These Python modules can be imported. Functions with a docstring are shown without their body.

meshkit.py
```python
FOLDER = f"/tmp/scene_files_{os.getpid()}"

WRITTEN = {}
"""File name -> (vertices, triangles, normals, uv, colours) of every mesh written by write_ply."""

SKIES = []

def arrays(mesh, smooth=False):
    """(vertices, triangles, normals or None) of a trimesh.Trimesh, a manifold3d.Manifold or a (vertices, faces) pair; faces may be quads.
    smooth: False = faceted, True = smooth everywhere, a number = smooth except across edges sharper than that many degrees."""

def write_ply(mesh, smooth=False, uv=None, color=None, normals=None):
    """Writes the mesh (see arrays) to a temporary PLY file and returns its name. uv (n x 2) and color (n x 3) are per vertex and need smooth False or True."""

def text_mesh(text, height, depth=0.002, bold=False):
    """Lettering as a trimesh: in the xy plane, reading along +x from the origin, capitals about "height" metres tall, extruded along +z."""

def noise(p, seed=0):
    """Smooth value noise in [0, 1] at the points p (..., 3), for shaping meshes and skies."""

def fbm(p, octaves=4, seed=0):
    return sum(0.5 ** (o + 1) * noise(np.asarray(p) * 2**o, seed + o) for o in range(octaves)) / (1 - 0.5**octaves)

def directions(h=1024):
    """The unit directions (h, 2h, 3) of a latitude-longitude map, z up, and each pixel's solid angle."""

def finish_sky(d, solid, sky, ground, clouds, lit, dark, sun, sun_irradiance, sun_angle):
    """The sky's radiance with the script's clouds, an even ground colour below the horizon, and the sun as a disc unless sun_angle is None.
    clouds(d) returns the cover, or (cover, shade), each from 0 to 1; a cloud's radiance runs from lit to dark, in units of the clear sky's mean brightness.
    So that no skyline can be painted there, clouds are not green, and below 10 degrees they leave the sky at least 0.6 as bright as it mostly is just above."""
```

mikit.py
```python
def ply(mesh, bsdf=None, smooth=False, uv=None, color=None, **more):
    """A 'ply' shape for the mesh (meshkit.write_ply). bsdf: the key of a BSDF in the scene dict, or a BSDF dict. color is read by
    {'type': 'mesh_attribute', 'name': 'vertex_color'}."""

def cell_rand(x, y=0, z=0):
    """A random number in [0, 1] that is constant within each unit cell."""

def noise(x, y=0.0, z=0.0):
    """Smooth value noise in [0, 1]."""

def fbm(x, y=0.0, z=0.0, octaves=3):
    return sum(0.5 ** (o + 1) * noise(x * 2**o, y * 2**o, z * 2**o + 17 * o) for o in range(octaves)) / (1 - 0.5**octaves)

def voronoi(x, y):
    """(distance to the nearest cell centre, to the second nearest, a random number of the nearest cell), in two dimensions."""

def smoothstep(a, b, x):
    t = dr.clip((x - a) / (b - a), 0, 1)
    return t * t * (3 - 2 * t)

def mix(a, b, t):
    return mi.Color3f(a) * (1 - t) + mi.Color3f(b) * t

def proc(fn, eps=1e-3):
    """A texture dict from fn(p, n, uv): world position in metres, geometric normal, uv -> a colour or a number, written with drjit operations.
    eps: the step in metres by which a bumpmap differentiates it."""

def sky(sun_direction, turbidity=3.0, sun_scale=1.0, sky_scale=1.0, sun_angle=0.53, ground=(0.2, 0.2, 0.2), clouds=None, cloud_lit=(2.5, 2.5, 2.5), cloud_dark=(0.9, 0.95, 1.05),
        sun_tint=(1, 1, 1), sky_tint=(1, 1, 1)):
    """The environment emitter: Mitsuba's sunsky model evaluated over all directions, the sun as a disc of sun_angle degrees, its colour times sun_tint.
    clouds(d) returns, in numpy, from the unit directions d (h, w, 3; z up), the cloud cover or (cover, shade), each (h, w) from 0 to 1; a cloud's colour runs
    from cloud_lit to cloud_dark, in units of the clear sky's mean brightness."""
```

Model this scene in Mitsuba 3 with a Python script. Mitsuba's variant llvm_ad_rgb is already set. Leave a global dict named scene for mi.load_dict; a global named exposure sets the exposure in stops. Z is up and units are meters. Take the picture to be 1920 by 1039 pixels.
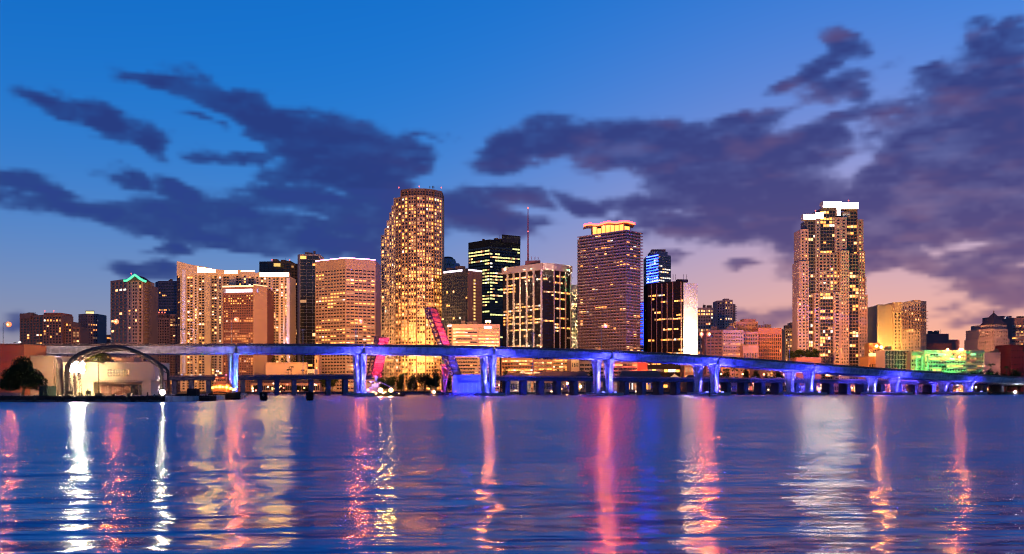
import math, random
import numpy as np
import trimesh
import mitsuba as mi
import mikit, meshkit

# ------------------------------------------------------------------ camera, sky, exposure
T = mi.ScalarTransform4f
scene, labels = {}, {}
exposure = 7.0                 # a long exposure after sunset
GAIN = 2.0 ** (3.0 - exposure) # lamp and sky strengths below are given for three stops
K = 0.125                      # strength that shows as full white
FPX, CX, HY, EYE = 2100.0, 960.0, 728.0, 4.0   # lens and horizon row, in the photograph's pixels
scene['camera'] = {'type': 'perspective', 'fov': math.degrees(2 * math.atan(960 / FPX)), 'fov_axis': 'x', 'near_clip': 1.0, 'far_clip': 30000.0,
                   'principal_point_offset_y': -0.2007,
                   'to_world': T().look_at(origin=[0, 0, EYE], target=[0, 100, EYE], up=[0, 0, 1])}

# cloud banks: azimuth, elevation, half sizes (degrees), tilt, weight
BANKS = [(-22.04, 13.12, 1.83, 0.51, 15.0, 1.0),
         (-19.9, 12.69, 1.87, 0.67, 30.0, 1.0),
         (-18.31, 11.75, 1.51, 0.57, 20.0, 0.95),
         (-17.2, 14.73, 1.78, 0.31, 12.0, 0.9),
         (-14.93, 14.15, 2.2, 0.79, 18.0, 1.0),
         (-12.88, 13.4, 2.36, 1.12, 25.0, 1.0),
         (-10.52, 12.23, 2.93, 1.61, 25.0, 1.1),
         (-8.13, 11.41, 2.96, 1.67, 20.0, 1.1),
         (-5.98, 11.46, 1.62, 0.95, 5.0, 0.8),
         (-9.73, 9.54, 4.54, 1.61, 8.0, 1.0),
         (-7.06, 8.81, 3.24, 1.62, 0.0, 1.05),
         (-12.88, 8.4, 4.46, 1.2, 5.0, 0.95),
         (-16.7, 7.87, 3.33, 0.84, 10.0, 0.9),
         (-17.94, 8.58, 2.79, 0.67, 12.0, 0.8),
         (-16.2, 9.68, 1.93, 0.58, 14.0, 0.9),
         (-18.92, 10.09, 1.13, 0.36, 5.0, 0.8),
         (-23.2, 9.27, 2.64, 0.5, 8.0, 0.95),
         (-22.04, 8.61, 3.9, 0.56, 6.0, 0.9),
         (-13.65, 11.46, 1.83, 0.48, 10.0, 0.7),
         (-10.78, 7.41, 4.78, 0.94, 3.0, 0.85),
         (-12.62, 6.78, 2.24, 0.43, 2.0, 0.9),
         (-16.32, 6.78, 0.97, 0.47, 5.0, 0.85),
         (-17.7, 5.85, 1.52, 0.42, 5.0, 0.75),
         (-1.64, 8.87, 3.0, 1.09, 8.0, 1.0),
         (-3.0, 9.79, 1.63, 0.76, 0.0, 1.0),
         (0.0, 9.67, 1.91, 0.71, 10.0, 1.0),
         (0.0, 8.56, 2.18, 0.33, 4.0, 0.8),
         (-4.36, 12.32, 1.63, 0.38, -5.0, 0.55),
         (-0.82, 12.04, 2.05, 0.93, -8.0, 1.05),
         (2.18, 12.42, 3.54, 0.87, 0.0, 1.1),
         (5.71, 12.11, 3.79, 0.98, 5.0, 1.1),
         (9.2, 11.63, 4.01, 1.29, 6.0, 1.15),
         (12.62, 11.76, 3.68, 1.12, 5.0, 1.1),
         (14.93, 12.1, 2.07, 0.42, 6.0, 0.9),
         (11.83, 9.99, 4.76, 1.87, 6.0, 1.15),
         (8.13, 9.18, 2.96, 1.13, 0.0, 0.95),
         (9.99, 7.96, 3.2, 1.21, 8.0, 0.95),
         (13.13, 7.35, 2.1, 0.85, 10.0, 0.9),
         (14.42, 8.6, 3.12, 1.85, 0.0, 1.0),
         (18.43, 8.43, 4.29, 2.07, 0.0, 1.15),
         (21.8, 9.98, 4.15, 3.04, 0.0, 1.2),
         (23.2, 12.3, 2.89, 2.76, -15.0, 1.2),
         (20.85, 10.78, 2.71, 2.29, -25.0, 1.1),
         (24.11, 7.62, 2.86, 1.74, 0.0, 1.1),
         (17.45, 6.68, 4.07, 1.04, -6.0, 0.95),
         (16.95, 7.47, 3.06, 1.57, 0.0, 1.0),
         (23.43, 14.41, 1.68, 1.5, -25.0, 1.0),
         (21.57, 14.36, 1.47, 0.76, 0.0, 0.9),
         (23.2, 15.72, 0.96, 0.9, 60.0, 0.85),
         (24.57, 16.14, 0.71, 0.89, 60.0, 0.8),
         (22.5, 7.96, 3.15, 1.26, 0.0, 1.0),
         (11.57, 13.21, 1.59, 0.48, -12.0, 0.85),
         (13.65, 13.53, 1.57, 0.4, -22.0, 0.8),
         (15.95, 16.4, 0.82, 0.94, 60.0, 0.85),
         (15.19, 15.49, 1.6, 0.53, -35.0, 0.8),
         (15.69, 14.47, 2.19, 0.58, -18.0, 0.9),
         (17.45, 14.35, 1.14, 0.57, 20.0, 0.7),
         (16.95, 12.98, 1.91, 0.47, -8.0, 0.85),
         (19.41, 13.29, 2.25, 0.44, -5.0, 0.9),
         (20.38, 15.23, 1.11, 0.36, -10.0, 0.65),
         (3.54, 9.39, 1.77, 0.44, 18.0, 0.95),
         (1.36, 9.54, 0.55, 0.38, 0.0, 0.8),
         (11.18, 5.95, 1.19, 0.24, -2.0, 0.75),
         (8.4, 6.66, 1.21, 0.24, 0.0, 0.6),
         (8.4, 6.21, 1.34, 0.19, 2.0, 0.5),
         (19.9, 5.58, 1.49, 0.41, -4.0, 0.8),
         (21.57, 5.51, 2.2, 0.51, -4.0, 0.9),
         (23.66, 5.93, 2.15, 0.65, -10.0, 0.85),
         (23.2, 4.58, 2.64, 0.85, 5.0, 1.0),
         (24.57, 4.65, 2.13, 0.99, 0.0, 1.0),
         (22.27, 5.24, 1.46, 0.5, 0.0, 0.8),
         (22.5, 3.1, 1.94, 0.35, -5.0, 0.7),
         (20.62, 3.52, 1.48, 0.51, 0.0, 0.45),
         (13.13, 3.66, 4.46, 0.74, 2.0, 0.5),
         (1.09, 11.52, 3.27, 0.55, 0.0, 0.6),
         (-24.11, 2.94, 1.43, 0.75, 0.0, 0.55),
         (-22.04, 2.78, 2.19, 0.35, 0.0, 0.45),
         (-7.33, 6.95, 1.62, 1.62, 0.0, 0.8),
         (-15.06, 7.16, 1.55, 0.32, 4.0, 0.9),
         (-8.66, 6.92, 1.88, 0.38, 0.0, 0.9),
         (-19.17, 10.02, 1.25, 0.41, 12.0, 1.0),
         (-16.32, 9.75, 1.8, 0.58, 14.0, 1.05),
         (-16.2, 6.73, 1.08, 0.52, 8.0, 1.0),
         (-17.7, 5.83, 1.78, 0.47, 8.0, 1.0),
         (-16.45, 12.94, 1.15, 0.31, 10.0, 0.8),
         (-14.16, 11.38, 1.56, 0.42, 12.0, 0.9),
         (-19.41, 11.62, 1.12, 0.26, 10.0, 0.7),
         (4.9, 10.69, 1.63, 0.38, 10.0, 0.7)]


# breaks between the banks
GAPS = [(-15.19, 12.09, 2.2, 0.58, 10),
        (-14.29, 10.61, 2.08, 0.63, 8),
        (-8.66, 9.67, 2.01, 0.3, 12),
        (-18.56, 10.81, 2.39, 0.57, 12),
        (4.36, 10.65, 2.85, 0.54, 4),
        (6.39, 10.09, 1.22, 0.38, 0),
        (8.93, 8.82, 1.34, 0.32, 10),
        (17.94, 10.97, 1.9, 0.52, -20),
        (14.42, 14.18, 0.78, 0.26, -20),
        (-3.81, 11.23, 1.09, 1.09, 0),
        (1.36, 9.01, 1.09, 0.27, 5),
        (-10.78, 8.85, 1.86, 0.21, 6),
        (-20.62, 9.31, 1.48, 0.23, 8),
        (19.41, 6.61, 2.25, 0.26, -4),
        (22.5, 6.85, 1.7, 0.23, -6)]


def sstep(a, b, x):
    t = np.clip((x - a) / (b - a), 0, 1)
    return t * t * (3 - 2 * t)


def clouds(d):
    az = np.degrees(np.arctan2(d[..., 0], d[..., 1]))
    el = np.degrees(np.arcsin(np.clip(d[..., 2], -1, 1)))
    P = lambda sx, sy, o=0: np.stack([az / sx, el / sy, np.full_like(az, o)], -1)
    fb = meshkit.fbm
    a = az + 3.6 * (fb(P(3.2, 1.6, 3.1), 4, 11) - .5)
    e = el + 1.7 * (fb(P(3.2, 1.6, 7.7), 4, 23) - .5)
    env = np.zeros_like(az)
    for ca, ce, ra, rb, t, w in BANKS:
        c, s = math.cos(math.radians(-t)), math.sin(math.radians(-t))
        u, v = ((a - ca) * c + (e - ce) * s) / ra, (-(a - ca) * s + (e - ce) * c) / rb
        g = w * np.exp(-.85 * (u * u + v * v))
        env = np.maximum(env, g) + .12 * g
    for ca, ce, ra, rb, t in GAPS:
        c, s = math.cos(math.radians(-t)), math.sin(math.radians(-t))
        u, v = ((a - ca) * c + (e - ce) * s) / ra, (-(a - ca) * s + (e - ce) * c) / rb
        env = env * (1 - .62 * np.exp(-.9 * (u * u + v * v)))
    # everywhere else the same broken deck goes on
    far = np.maximum(np.clip((np.abs(az) - 27) / 8, 0, 1) * np.clip((el - 1) / 6, 0, 1), np.clip((el - 21) / 6, 0, 1))
    q = np.abs(d[..., 2]) + .12
    deck = fb(np.stack([d[..., 0] / q * 1.3, d[..., 1] / q * 1.3, 0 * az], -1), 5, 5)
    env = env * (1 - far) + far * np.clip((deck - .36) * 4, 0, 1)
    # torn edges: drawn-out strands of several sizes, the finest only near an edge
    sk = np.stack([(az + .9 * el) / 3.4, (el - .12 * az) / .62, np.full_like(az, 2.2)], -1)
    n = fb(P(2.4, 1.0), 6, 41) - .5
    n2 = fb(P(.9, .42, 4.4), 5, 91) - .5
    n3 = fb(sk, 5, 63) - .5
    edge = np.clip(env * 2.2, 0, 1)
    dens = 1.12 * env + (.85 * n + .85 * n3 + .95 * n2) * edge
    c = sstep(.25, .70, dens) * .80 + .20 * sstep(.5, 1.1, dens)
    # thin spots and folds inside the cloud
    c = c * np.clip(.94 + .7 * (fb(P(3.0, 1.0, 1.5), 5, 77) - .47) + .25 * n2, .45, .97)
    side = sstep(0, 1, np.clip((az + 13) / 31, 0, 1) * np.clip((55 - az) / 15, 0, 1))   # towards the afterglow
    low = np.exp(-np.clip(el, 0, 90) / 4.5)
    veil = np.clip((.36 + .61 * side) * np.exp(-(np.clip(el, 0, 90) / (6.0 + 2.6 * side)) ** 1.5), 0, .95)
    sc = 1 - side * (.0 + .30 * low) - .30 * np.clip(fb(P(4, 1.2, 9.5), 4, 55) - .5, 0, 1) * side
    cover = 1 - (1 - veil) * (1 - c)
    return cover, (veil * (1 - c) * .12 * (1 - side) + c * sc) / np.maximum(cover, 1e-6)


scene['sky'] = {**mikit.sky([math.sin(math.radians(60)), math.cos(math.radians(60)), math.tan(math.radians(6))], turbidity=2, sun_scale=0, sky_scale=1.3 * GAIN,
                            sky_tint=(.018, .335, 1.08), clouds=clouds, cloud_lit=(6.2, 2.45, 1.25), cloud_dark=(.11, .23, 1.12)), 'sampling_weight': 0.5}


# ------------------------------------------------------------------ materials
def rgb(c):
    return {'type': 'rgb', 'value': [float(x) for x in c]}


def two(b):
    return {'type': 'twosided', 'bsdf': b}


def diffuse(c):
    return two({'type': 'diffuse', 'reflectance': rgb(c)})


scene['wall_paint'] = two({'type': 'diffuse', 'reflectance': {'type': 'mesh_attribute', 'name': 'vertex_color'}})
scene['dark_glass'] = two({'type': 'principled', 'base_color': rgb((.018, .018, .024)), 'roughness': .22, 'specular': .6})
scene['lamp_glass'] = two({'type': 'diffuse', 'reflectance': rgb((.3, .3, .3))})
scene['dark_metal'] = two({'type': 'principled', 'base_color': rgb((.05, .045, .045)), 'roughness': .5, 'metallic': .4})
scene['grey_metal'] = two({'type': 'principled', 'base_color': rgb((.30, .29, .28)), 'roughness': .45, 'metallic': .5})
scene['foliage'] = two({'type': 'diffuse', 'reflectance': {'type': 'mesh_attribute', 'name': 'vertex_color'}})
scene['bark'] = diffuse((.10, .07, .05))


def conc(p, n, uv):
    s = mikit.fbm(p.x * .12, p.y * .12, p.z * .5, 3)
    st = mikit.fbm(p.x * .9, p.y * .9, p.z * .08, 3)
    return mikit.mix((.24, .225, .21), (.56, .535, .50), mikit.smoothstep(.28, .72, s * .5 + st * .5))


scene['concrete'] = two({'type': 'diffuse', 'reflectance': mikit.proc(conc)})
scene['ground_soil'] = diffuse((.07, .06, .05))


def ripple(p, n, uv):
    h = 0.0
    for k, lam in enumerate((.32, .62, 1.25, 2.6, 5.3, 11.0, 23.0)):
        q = .16 * k
        h = h + lam * (.09, .125, .115, .088, .062, .035, .025)[k] * mikit.noise((p.x + q * p.y) / (lam * 2.7) + 7.3 * k, (p.y - .6 * q * p.x) / lam + 3.1 * k, 1.7 * k)
    return h


def gloss(p, n, uv):
    w = mikit.fbm(p.x * .010 + 1.7, p.y * .045, 2.0, 3)
    return .145 + .05 * mikit.smoothstep(.35, .65, w)


scene['bay_water'] = two({'type': 'bumpmap', 'arbitrary': mikit.proc(ripple, eps=.02), 'scale': 1.0,
                          'bsdf': {'type': 'principled', 'base_color': rgb((.003, .07, .28)), 'roughness': mikit.proc(gloss), 'anisotropic': -2.6, 'eta': 1.75}})

TONES = {k: [x * K for x in v] for k, v in dict(amber=(2.6, .80, .13), warm=(3.0, 1.35, .48), dim=(.48, .22, .07), white=(1.7, 1.55, 1.25), green=(1.25, 1.25, .42), gold=(3.0, 1.02, .16),
                                                blue=(.10, .32, 1.5), pink=(1.5, .35, .9), red=(1.6, .18, .10)).items()}


# ------------------------------------------------------------------ meshes
class MB:
    """Collects quads and triangles into one mesh."""

    def __init__(self):
        self.v, self.f, self.n = [], [], 0

    def add(self, v, f):
        v, f = np.asarray(v, float), np.asarray(f, int)
        if f.shape[1] == 4:
            f = np.vstack([f[:, [0, 1, 2]], f[:, [0, 2, 3]]])
        self.v.append(v)
        self.f.append(f + self.n)
        self.n += len(v)
        return self

    def quad(self, a, b, c, d):
        return self.add([a, b, c, d], [[0, 1, 2, 3]])

    def box(self, o, u, n, x0, x1, y0, y1, z0, z1):
        """a box in the frame at o: x along u, y along n (outwards), z up"""
        o, u, n = np.r_[o[:2], 0], np.r_[u[:2], 0], np.r_[n[:2], 0]
        v = [o + u * x + n * y + np.array([0, 0, z]) for x in (x0, x1) for y in (y0, y1) for z in (z0, z1)]
        return self.add(v, [[0, 1, 3, 2], [4, 6, 7, 5], [0, 4, 5, 1], [2, 3, 7, 6], [0, 2, 6, 4], [1, 5, 7, 3]])

    def cube(self, x0, x1, y0, y1, z0, z1):
        return self.box((0, 0), (1, 0), (0, 1), x0, x1, y0, y1, z0, z1)

    def tube(self, pts, r, sides=8, cap=True):
        p = np.asarray(pts, float)
        r = np.broadcast_to(np.asarray(r, float), (len(p),))
        t = np.gradient(p, axis=0)
        t /= np.linalg.norm(t, axis=1, keepdims=True)
        ref = np.array([0, 1.0, 0]) if np.abs(t[:, 1]).max() < .9 else np.array([1.0, 0, 0])
        if np.abs(t[:, 1]).max() >= .9 and np.abs(t[:, 0]).max() >= .9:
            ref = np.array([0, 0, 1.0])
        a = np.cross(t, ref)
        a /= np.linalg.norm(a, axis=1, keepdims=True)
        b, w = np.cross(t, a), np.arange(sides) * 2 * np.pi / sides
        v = p[:, None] + r[:, None, None] * (np.cos(w)[None, :, None] * a[:, None] + np.sin(w)[None, :, None] * b[:, None])
        i, j = np.meshgrid(np.arange(len(p) - 1), np.arange(sides), indexing='ij')
        f = np.stack([i * sides + j, i * sides + (j + 1) % sides, (i + 1) * sides + (j + 1) % sides, (i + 1) * sides + j], -1).reshape(-1, 4)
        f = np.vstack([f[:, [0, 1, 2]], f[:, [0, 2, 3]]])
        if cap:
            for k in (0, (len(p) - 1) * sides):
                f = np.vstack([f, [[k, k + m, k + m + 1] for m in range(1, sides - 1)]])
        return self.add(v.reshape(-1, 3), f)

    def prism(self, poly, z0, z1):
        """a convex plan polygon drawn up from z0 to z1"""
        p = np.asarray(poly, float)
        m = len(p)
        v = np.vstack([np.c_[p, np.full(m, z0)], np.c_[p, np.full(m, z1)]])
        f = [[i, (i + 1) % m, (i + 1) % m + m] for i in range(m)] + [[i, (i + 1) % m + m, i + m] for i in range(m)]
        f += [[0, i, i + 1] for i in range(1, m - 1)] + [[m, m + i, m + i + 1] for i in range(1, m - 1)]
        return self.add(v, f)

    def ball(self, c, r, rings=6):
        s = trimesh.creation.uv_sphere(r, count=[rings, 2 * rings])
        return self.add(np.array(s.vertices) + np.asarray(c), s.faces)

    def mesh(self):
        return np.vstack(self.v), np.vstack(self.f)


def at(px, py, D):
    """the point at distance D that the photograph shows at (px, py)"""
    return np.array([(px - CX) / FPX * D, D, EYE + (HY - py) / FPX * D])


def zat(py, D):
    return EYE + (HY - py) / FPX * D


def xat(px, D):
    return (px - CX) / FPX * D


taken = {}


def number(key):
    n = taken.get(key, -1) + 1
    taken[key] = n
    return key if n == 0 else '%s_%03d' % (key, n)


def thing(name, label, cat, group=None):
    key = number(name)
    labels[key] = {'label': label, 'category': cat}
    if group:
        labels[key]['group'] = group
    return key


def put(parent, part, mesh, bsdf, emit=None, weight=0.0, kind=None, label=None, smooth=False, color=None):
    """one entry of the scene: part of parent"""
    key = number(parent + '__' + part) if parent else number(part)
    if isinstance(mesh, MB):
        mesh = mesh.mesh()
    more = {}
    if emit is not None:
        v, f = np.asarray(mesh[0], float), np.asarray(mesh[1], int)
        f = np.vstack([f[:, [0, 1, 2]], f[:, [0, 2, 3]]]) if f.shape[1] == 4 else f
        t = v[f] - v.mean(0)
        if np.einsum('ij,ij->i', t[:, 0], np.cross(t[:, 1], t[:, 2])).sum() < -1e-9:
            f = f[:, ::-1]           # a lamp shines outwards
        mesh = (v, f)
        more['emitter'] = {'type': 'area', 'radiance': rgb([GAIN * x for x in emit]), 'sampling_weight': float(weight)}
    if color is not None:
        color = np.asarray(color, float)
        if color.ndim == 1:
            color = np.tile(color, (len(mesh[0]), 1))
    scene[key] = mikit.ply(mesh, bsdf, smooth=smooth, color=color, **more)
    if kind or label:
        labels[key] = {**({'kind': kind} if kind else {}), **({'label': label} if label else {})}
    return key


def paint(mesh, c, seed=0, amount=.10, scale=.05):
    """vertex colours of a weathered paint or stone of colour c"""
    v = mesh[0]
    n = meshkit.fbm(v * [scale, scale, scale * 2.2], 3, seed)[:, None] - .5
    return np.clip(np.asarray(c, float) * (1 + 2 * amount * n), 0, 1)


def wall(parent, part, mesh, c, **kw):
    if isinstance(mesh, MB):
        mesh = mesh.mesh()
    return put(parent, part, mesh, 'wall_paint', color=paint(mesh, c, len(scene)), **kw)


def spot(key, pos, target, color, strength, cutoff=40, beam=None, weight=1.0):
    up = [0, 0, 1] if abs(target[0] - pos[0]) + abs(target[1] - pos[1]) > .1 else [0, 1, 0]
    scene[number(key)] = {'type': 'spot', 'to_world': T().look_at(origin=[float(x) for x in pos], target=[float(x) for x in target], up=up),
                          'intensity': rgb([c * strength * GAIN for c in color]), 'cutoff_angle': float(cutoff), 'beam_width': float(cutoff * .55 if beam is None else beam), 'sampling_weight': float(weight if weight >= 1 else weight * .7)}


# ------------------------------------------------------------------ facades
def lattice(o, u, n, W, z0, z1, nb, nf, wf, hf, dep, mx=.4, mt=1.0, mb=1.0):
    """A wall with openings: vertices, faces, and the opening rectangles (floor, bay, x0, x1, za, zb)."""
    cw, ch = (W - 2 * mx) / nb, (z1 - z0 - mt - mb) / nf
    xa = mx + cw * (np.arange(nb) + .5 - wf / 2)
    xb = xa + cw * wf
    za = z0 + mb + ch * (np.arange(nf) + .5 - hf / 2)
    zb = za + ch * hf
    gx = np.concatenate([[0], np.stack([xa, xb], 1).ravel(), [W]])
    gz = np.concatenate([[z0], np.stack([za, zb], 1).ravel(), [z1]])
    X, Z = np.meshgrid(gx, gz, indexing='ij')
    m = len(gz)
    o, u, n = np.r_[o[:2], 0.], np.r_[u[:2], 0.], np.r_[n[:2], 0.]
    P = lambda x, y, z: o + x[..., None] * u + y * n + z[..., None] * np.array([0, 0, 1.])
    v = P(X.ravel(), 0.0, Z.ravel())
    i, j = np.meshgrid(np.arange(len(gx) - 1), np.arange(m - 1), indexing='ij')
    solid = ~((i % 2 == 1) & (j % 2 == 1))
    i0, j0 = i[solid], j[solid]
    f = np.stack([i0 * m + j0, (i0 + 1) * m + j0, (i0 + 1) * m + j0 + 1, i0 * m + j0 + 1], 1)
    iw, jw = i[~solid], j[~solid]
    ring = np.stack([iw * m + jw, (iw + 1) * m + jw, (iw + 1) * m + jw + 1, iw * m + jw + 1], 1)
    inner = v[ring] - dep * n
    base = len(v)
    idx = base + np.arange(len(ring) * 4).reshape(-1, 4)
    rev = [np.stack([ring[:, k], ring[:, (k + 1) % 4], idx[:, (k + 1) % 4], idx[:, k]], 1) for k in range(4)]
    v = np.vstack([v, inner.reshape(-1, 3)])
    return v, np.vstack([f] + rev), (xa, xb, za, zb)


def pick_lit(rng, nf, nb, p, run=.55, rows=None):
    """which windows are lit: whole stretches of a floor more often than single rooms"""
    lit = np.zeros((nf, nb), bool)
    for k in range(nf):
        pk = np.clip(p * rng.gamma(1.6, 1 / 1.6), 0, .97) if rows is None else rows(k / nf)
        s = rng.random() < pk
        for b in range(nb):
            if rng.random() > run:
                s = rng.random() < pk
            lit[k, b] = s
    return lit


def volume(key, front, ztop, depth, color, faces, z0=1.5, ends=True, glass='dark_glass', seed=0, part='wall', back=None):
    """A block of a building: front = plan points from left to right, faces = one facade description (or None) per stretch."""
    rng = np.random.default_rng(1000 + seed + 7 * len(scene))
    front = [np.asarray(p, float)[:2] for p in front]
    W, G = MB(), MB()
    tones, segs = {}, []
    for k in range(len(front) - 1):
        a, b = front[k], front[k + 1]
        L = np.linalg.norm(b - a)
        u = (b - a) / L
        n = np.array([u[1], -u[0]])
        segs.append((a, u, n, L))
        fc = faces[min(k, len(faces) - 1)]
        if fc is None:
            W.quad(np.r_[a, z0], np.r_[b, z0], np.r_[b, ztop], np.r_[a, ztop])
            continue
        dep = fc.get('dep', .45)
        v, f, (xa, xb, za, zb) = lattice(a, u, n, L, z0, ztop, fc['nb'], fc['nf'], fc['wf'], fc['hf'], dep, fc.get('mx', .4), fc.get('mt', 1.5), fc.get('mb', 1.0))
        W.add(v, f)
        g = lambda x, z, y: np.r_[a + u * x - n * (dep - y), z]
        G.quad(g(0.05, z0 + .05, 0), g(L - .05, z0 + .05, 0), g(L - .05, ztop - .3, 0), g(.05, ztop - .3, 0))
        lit = pick_lit(rng, fc['nf'], fc['nb'], fc.get('p', .25), fc.get('run', .5), fc.get('rows'))
        if 'extra' in fc:
            fc['extra'](lit, rng)
        mixw = fc.get('tones', dict(amber=.55, warm=.2, dim=.25))
        names, pr = list(mixw), np.array(list(mixw.values()), float)
        for r, c in zip(*np.nonzero(lit)):
            t = names[rng.choice(len(names), p=pr / pr.sum())]
            t = 'dim' if rng.random() < .16 else 'white' if rng.random() < .05 else t
            h = zb[r] - za[r]
            drop = h * (rng.random() * .35 if rng.random() < fc.get('blind', .3) else 0)
            tones.setdefault(t, MB()).quad(g(xa[c] + .02, za[r] + .02, .08), g(xb[c] - .02, za[r] + .02, .08), g(xb[c] - .02, zb[r] - .02 - drop, .08), g(xa[c] + .02, zb[r] - .02 - drop, .08))
    bk = np.array([0, depth]) if back is None else np.asarray(back, float)
    fl, fr = front[0], front[-1]
    bl, br = fl + bk, fr + bk
    if ends:
        W.quad(np.r_[bl, z0], np.r_[fl, z0], np.r_[fl, ztop], np.r_[bl, ztop])
        W.quad(np.r_[fr, z0], np.r_[br, z0], np.r_[br, ztop], np.r_[fr, ztop])
        W.quad(np.r_[br, z0], np.r_[bl, z0], np.r_[bl, ztop], np.r_[br, ztop])
    m = trimesh.Trimesh(*W.mesh(), process=False)
    m.merge_vertices(digits_vertex=3)
    wall(key, part, (np.array(m.vertices), np.array(m.faces)), color)
    R = MB()
    poly = front + [br, bl]
    R.prism([p * .999 + np.mean(poly, 0) * .001 for p in poly], ztop - .9, ztop - .05)
    wall(key, 'roof', R, np.array(color) * .6)
    if G.n:
        put(key, 'glazing', G, glass)
    for t, mb in tones.items():
        put(key, 'lit_window', mb, 'lamp_glass', emit=TONES[t], kind='stuff')
    return segs


def strip(key, part, segs, z0, z1, y0, y1, emit=None, color=(.5, .5, .5), x0=None, x1=None, weight=0.0, which=None, label=None):
    """bars along the stretches of a front"""
    for k, (a, u, n, L) in enumerate(segs):
        if which is not None and k not in which:
            continue
        m = MB().box(a, u, n, 0 if x0 is None else x0 * L, L if x1 is None else x1 * L, y0, y1, z0, z1)
        if emit is None:
            wall(key, part, m, color, label=label)
        else:
            put(key, part, m, 'lamp_glass', emit=[e * K for e in emit], weight=weight, label=label)


def beacon(key, p, r=.55):
    put(key, 'beacon', MB().tube([p, np.add(p, [0, 0, 1.2])], .12, 5).ball(np.add(p, [0, 0, 1.4]), r, 4), 'lamp_glass', emit=[2.2 * K, .25 * K, .22 * K])


def roof_units(key, segs, zt, n, seed=0, c=(.16, .12, .11)):
    """plant boxes and vents standing back from the roof edge"""
    r = random.Random(seed + len(scene))
    a, u, nn, L = max(segs, key=lambda s: s[3])
    for i in range(n):
        x, w, h = r.uniform(.08, .85) * L, r.uniform(1.5, 4.5), r.uniform(1.2, 3.2)
        wall(key, 'roof_unit', MB().box(a, u, nn, x, x + w, -3 - r.uniform(2, 6), -2.5, zt - .04, zt + h), c)
    x = r.uniform(.2, .8) * L
    q = np.r_[a + u * x - nn * 4, zt - .04]
    wall(key, 'roof_mast', MB().tube([q, q + [0, 0, r.uniform(3, 6)]], .14, 5), c)


def pts(*pd):
    return [at(px, 0, D)[:2] for px, D in pd]


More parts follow.
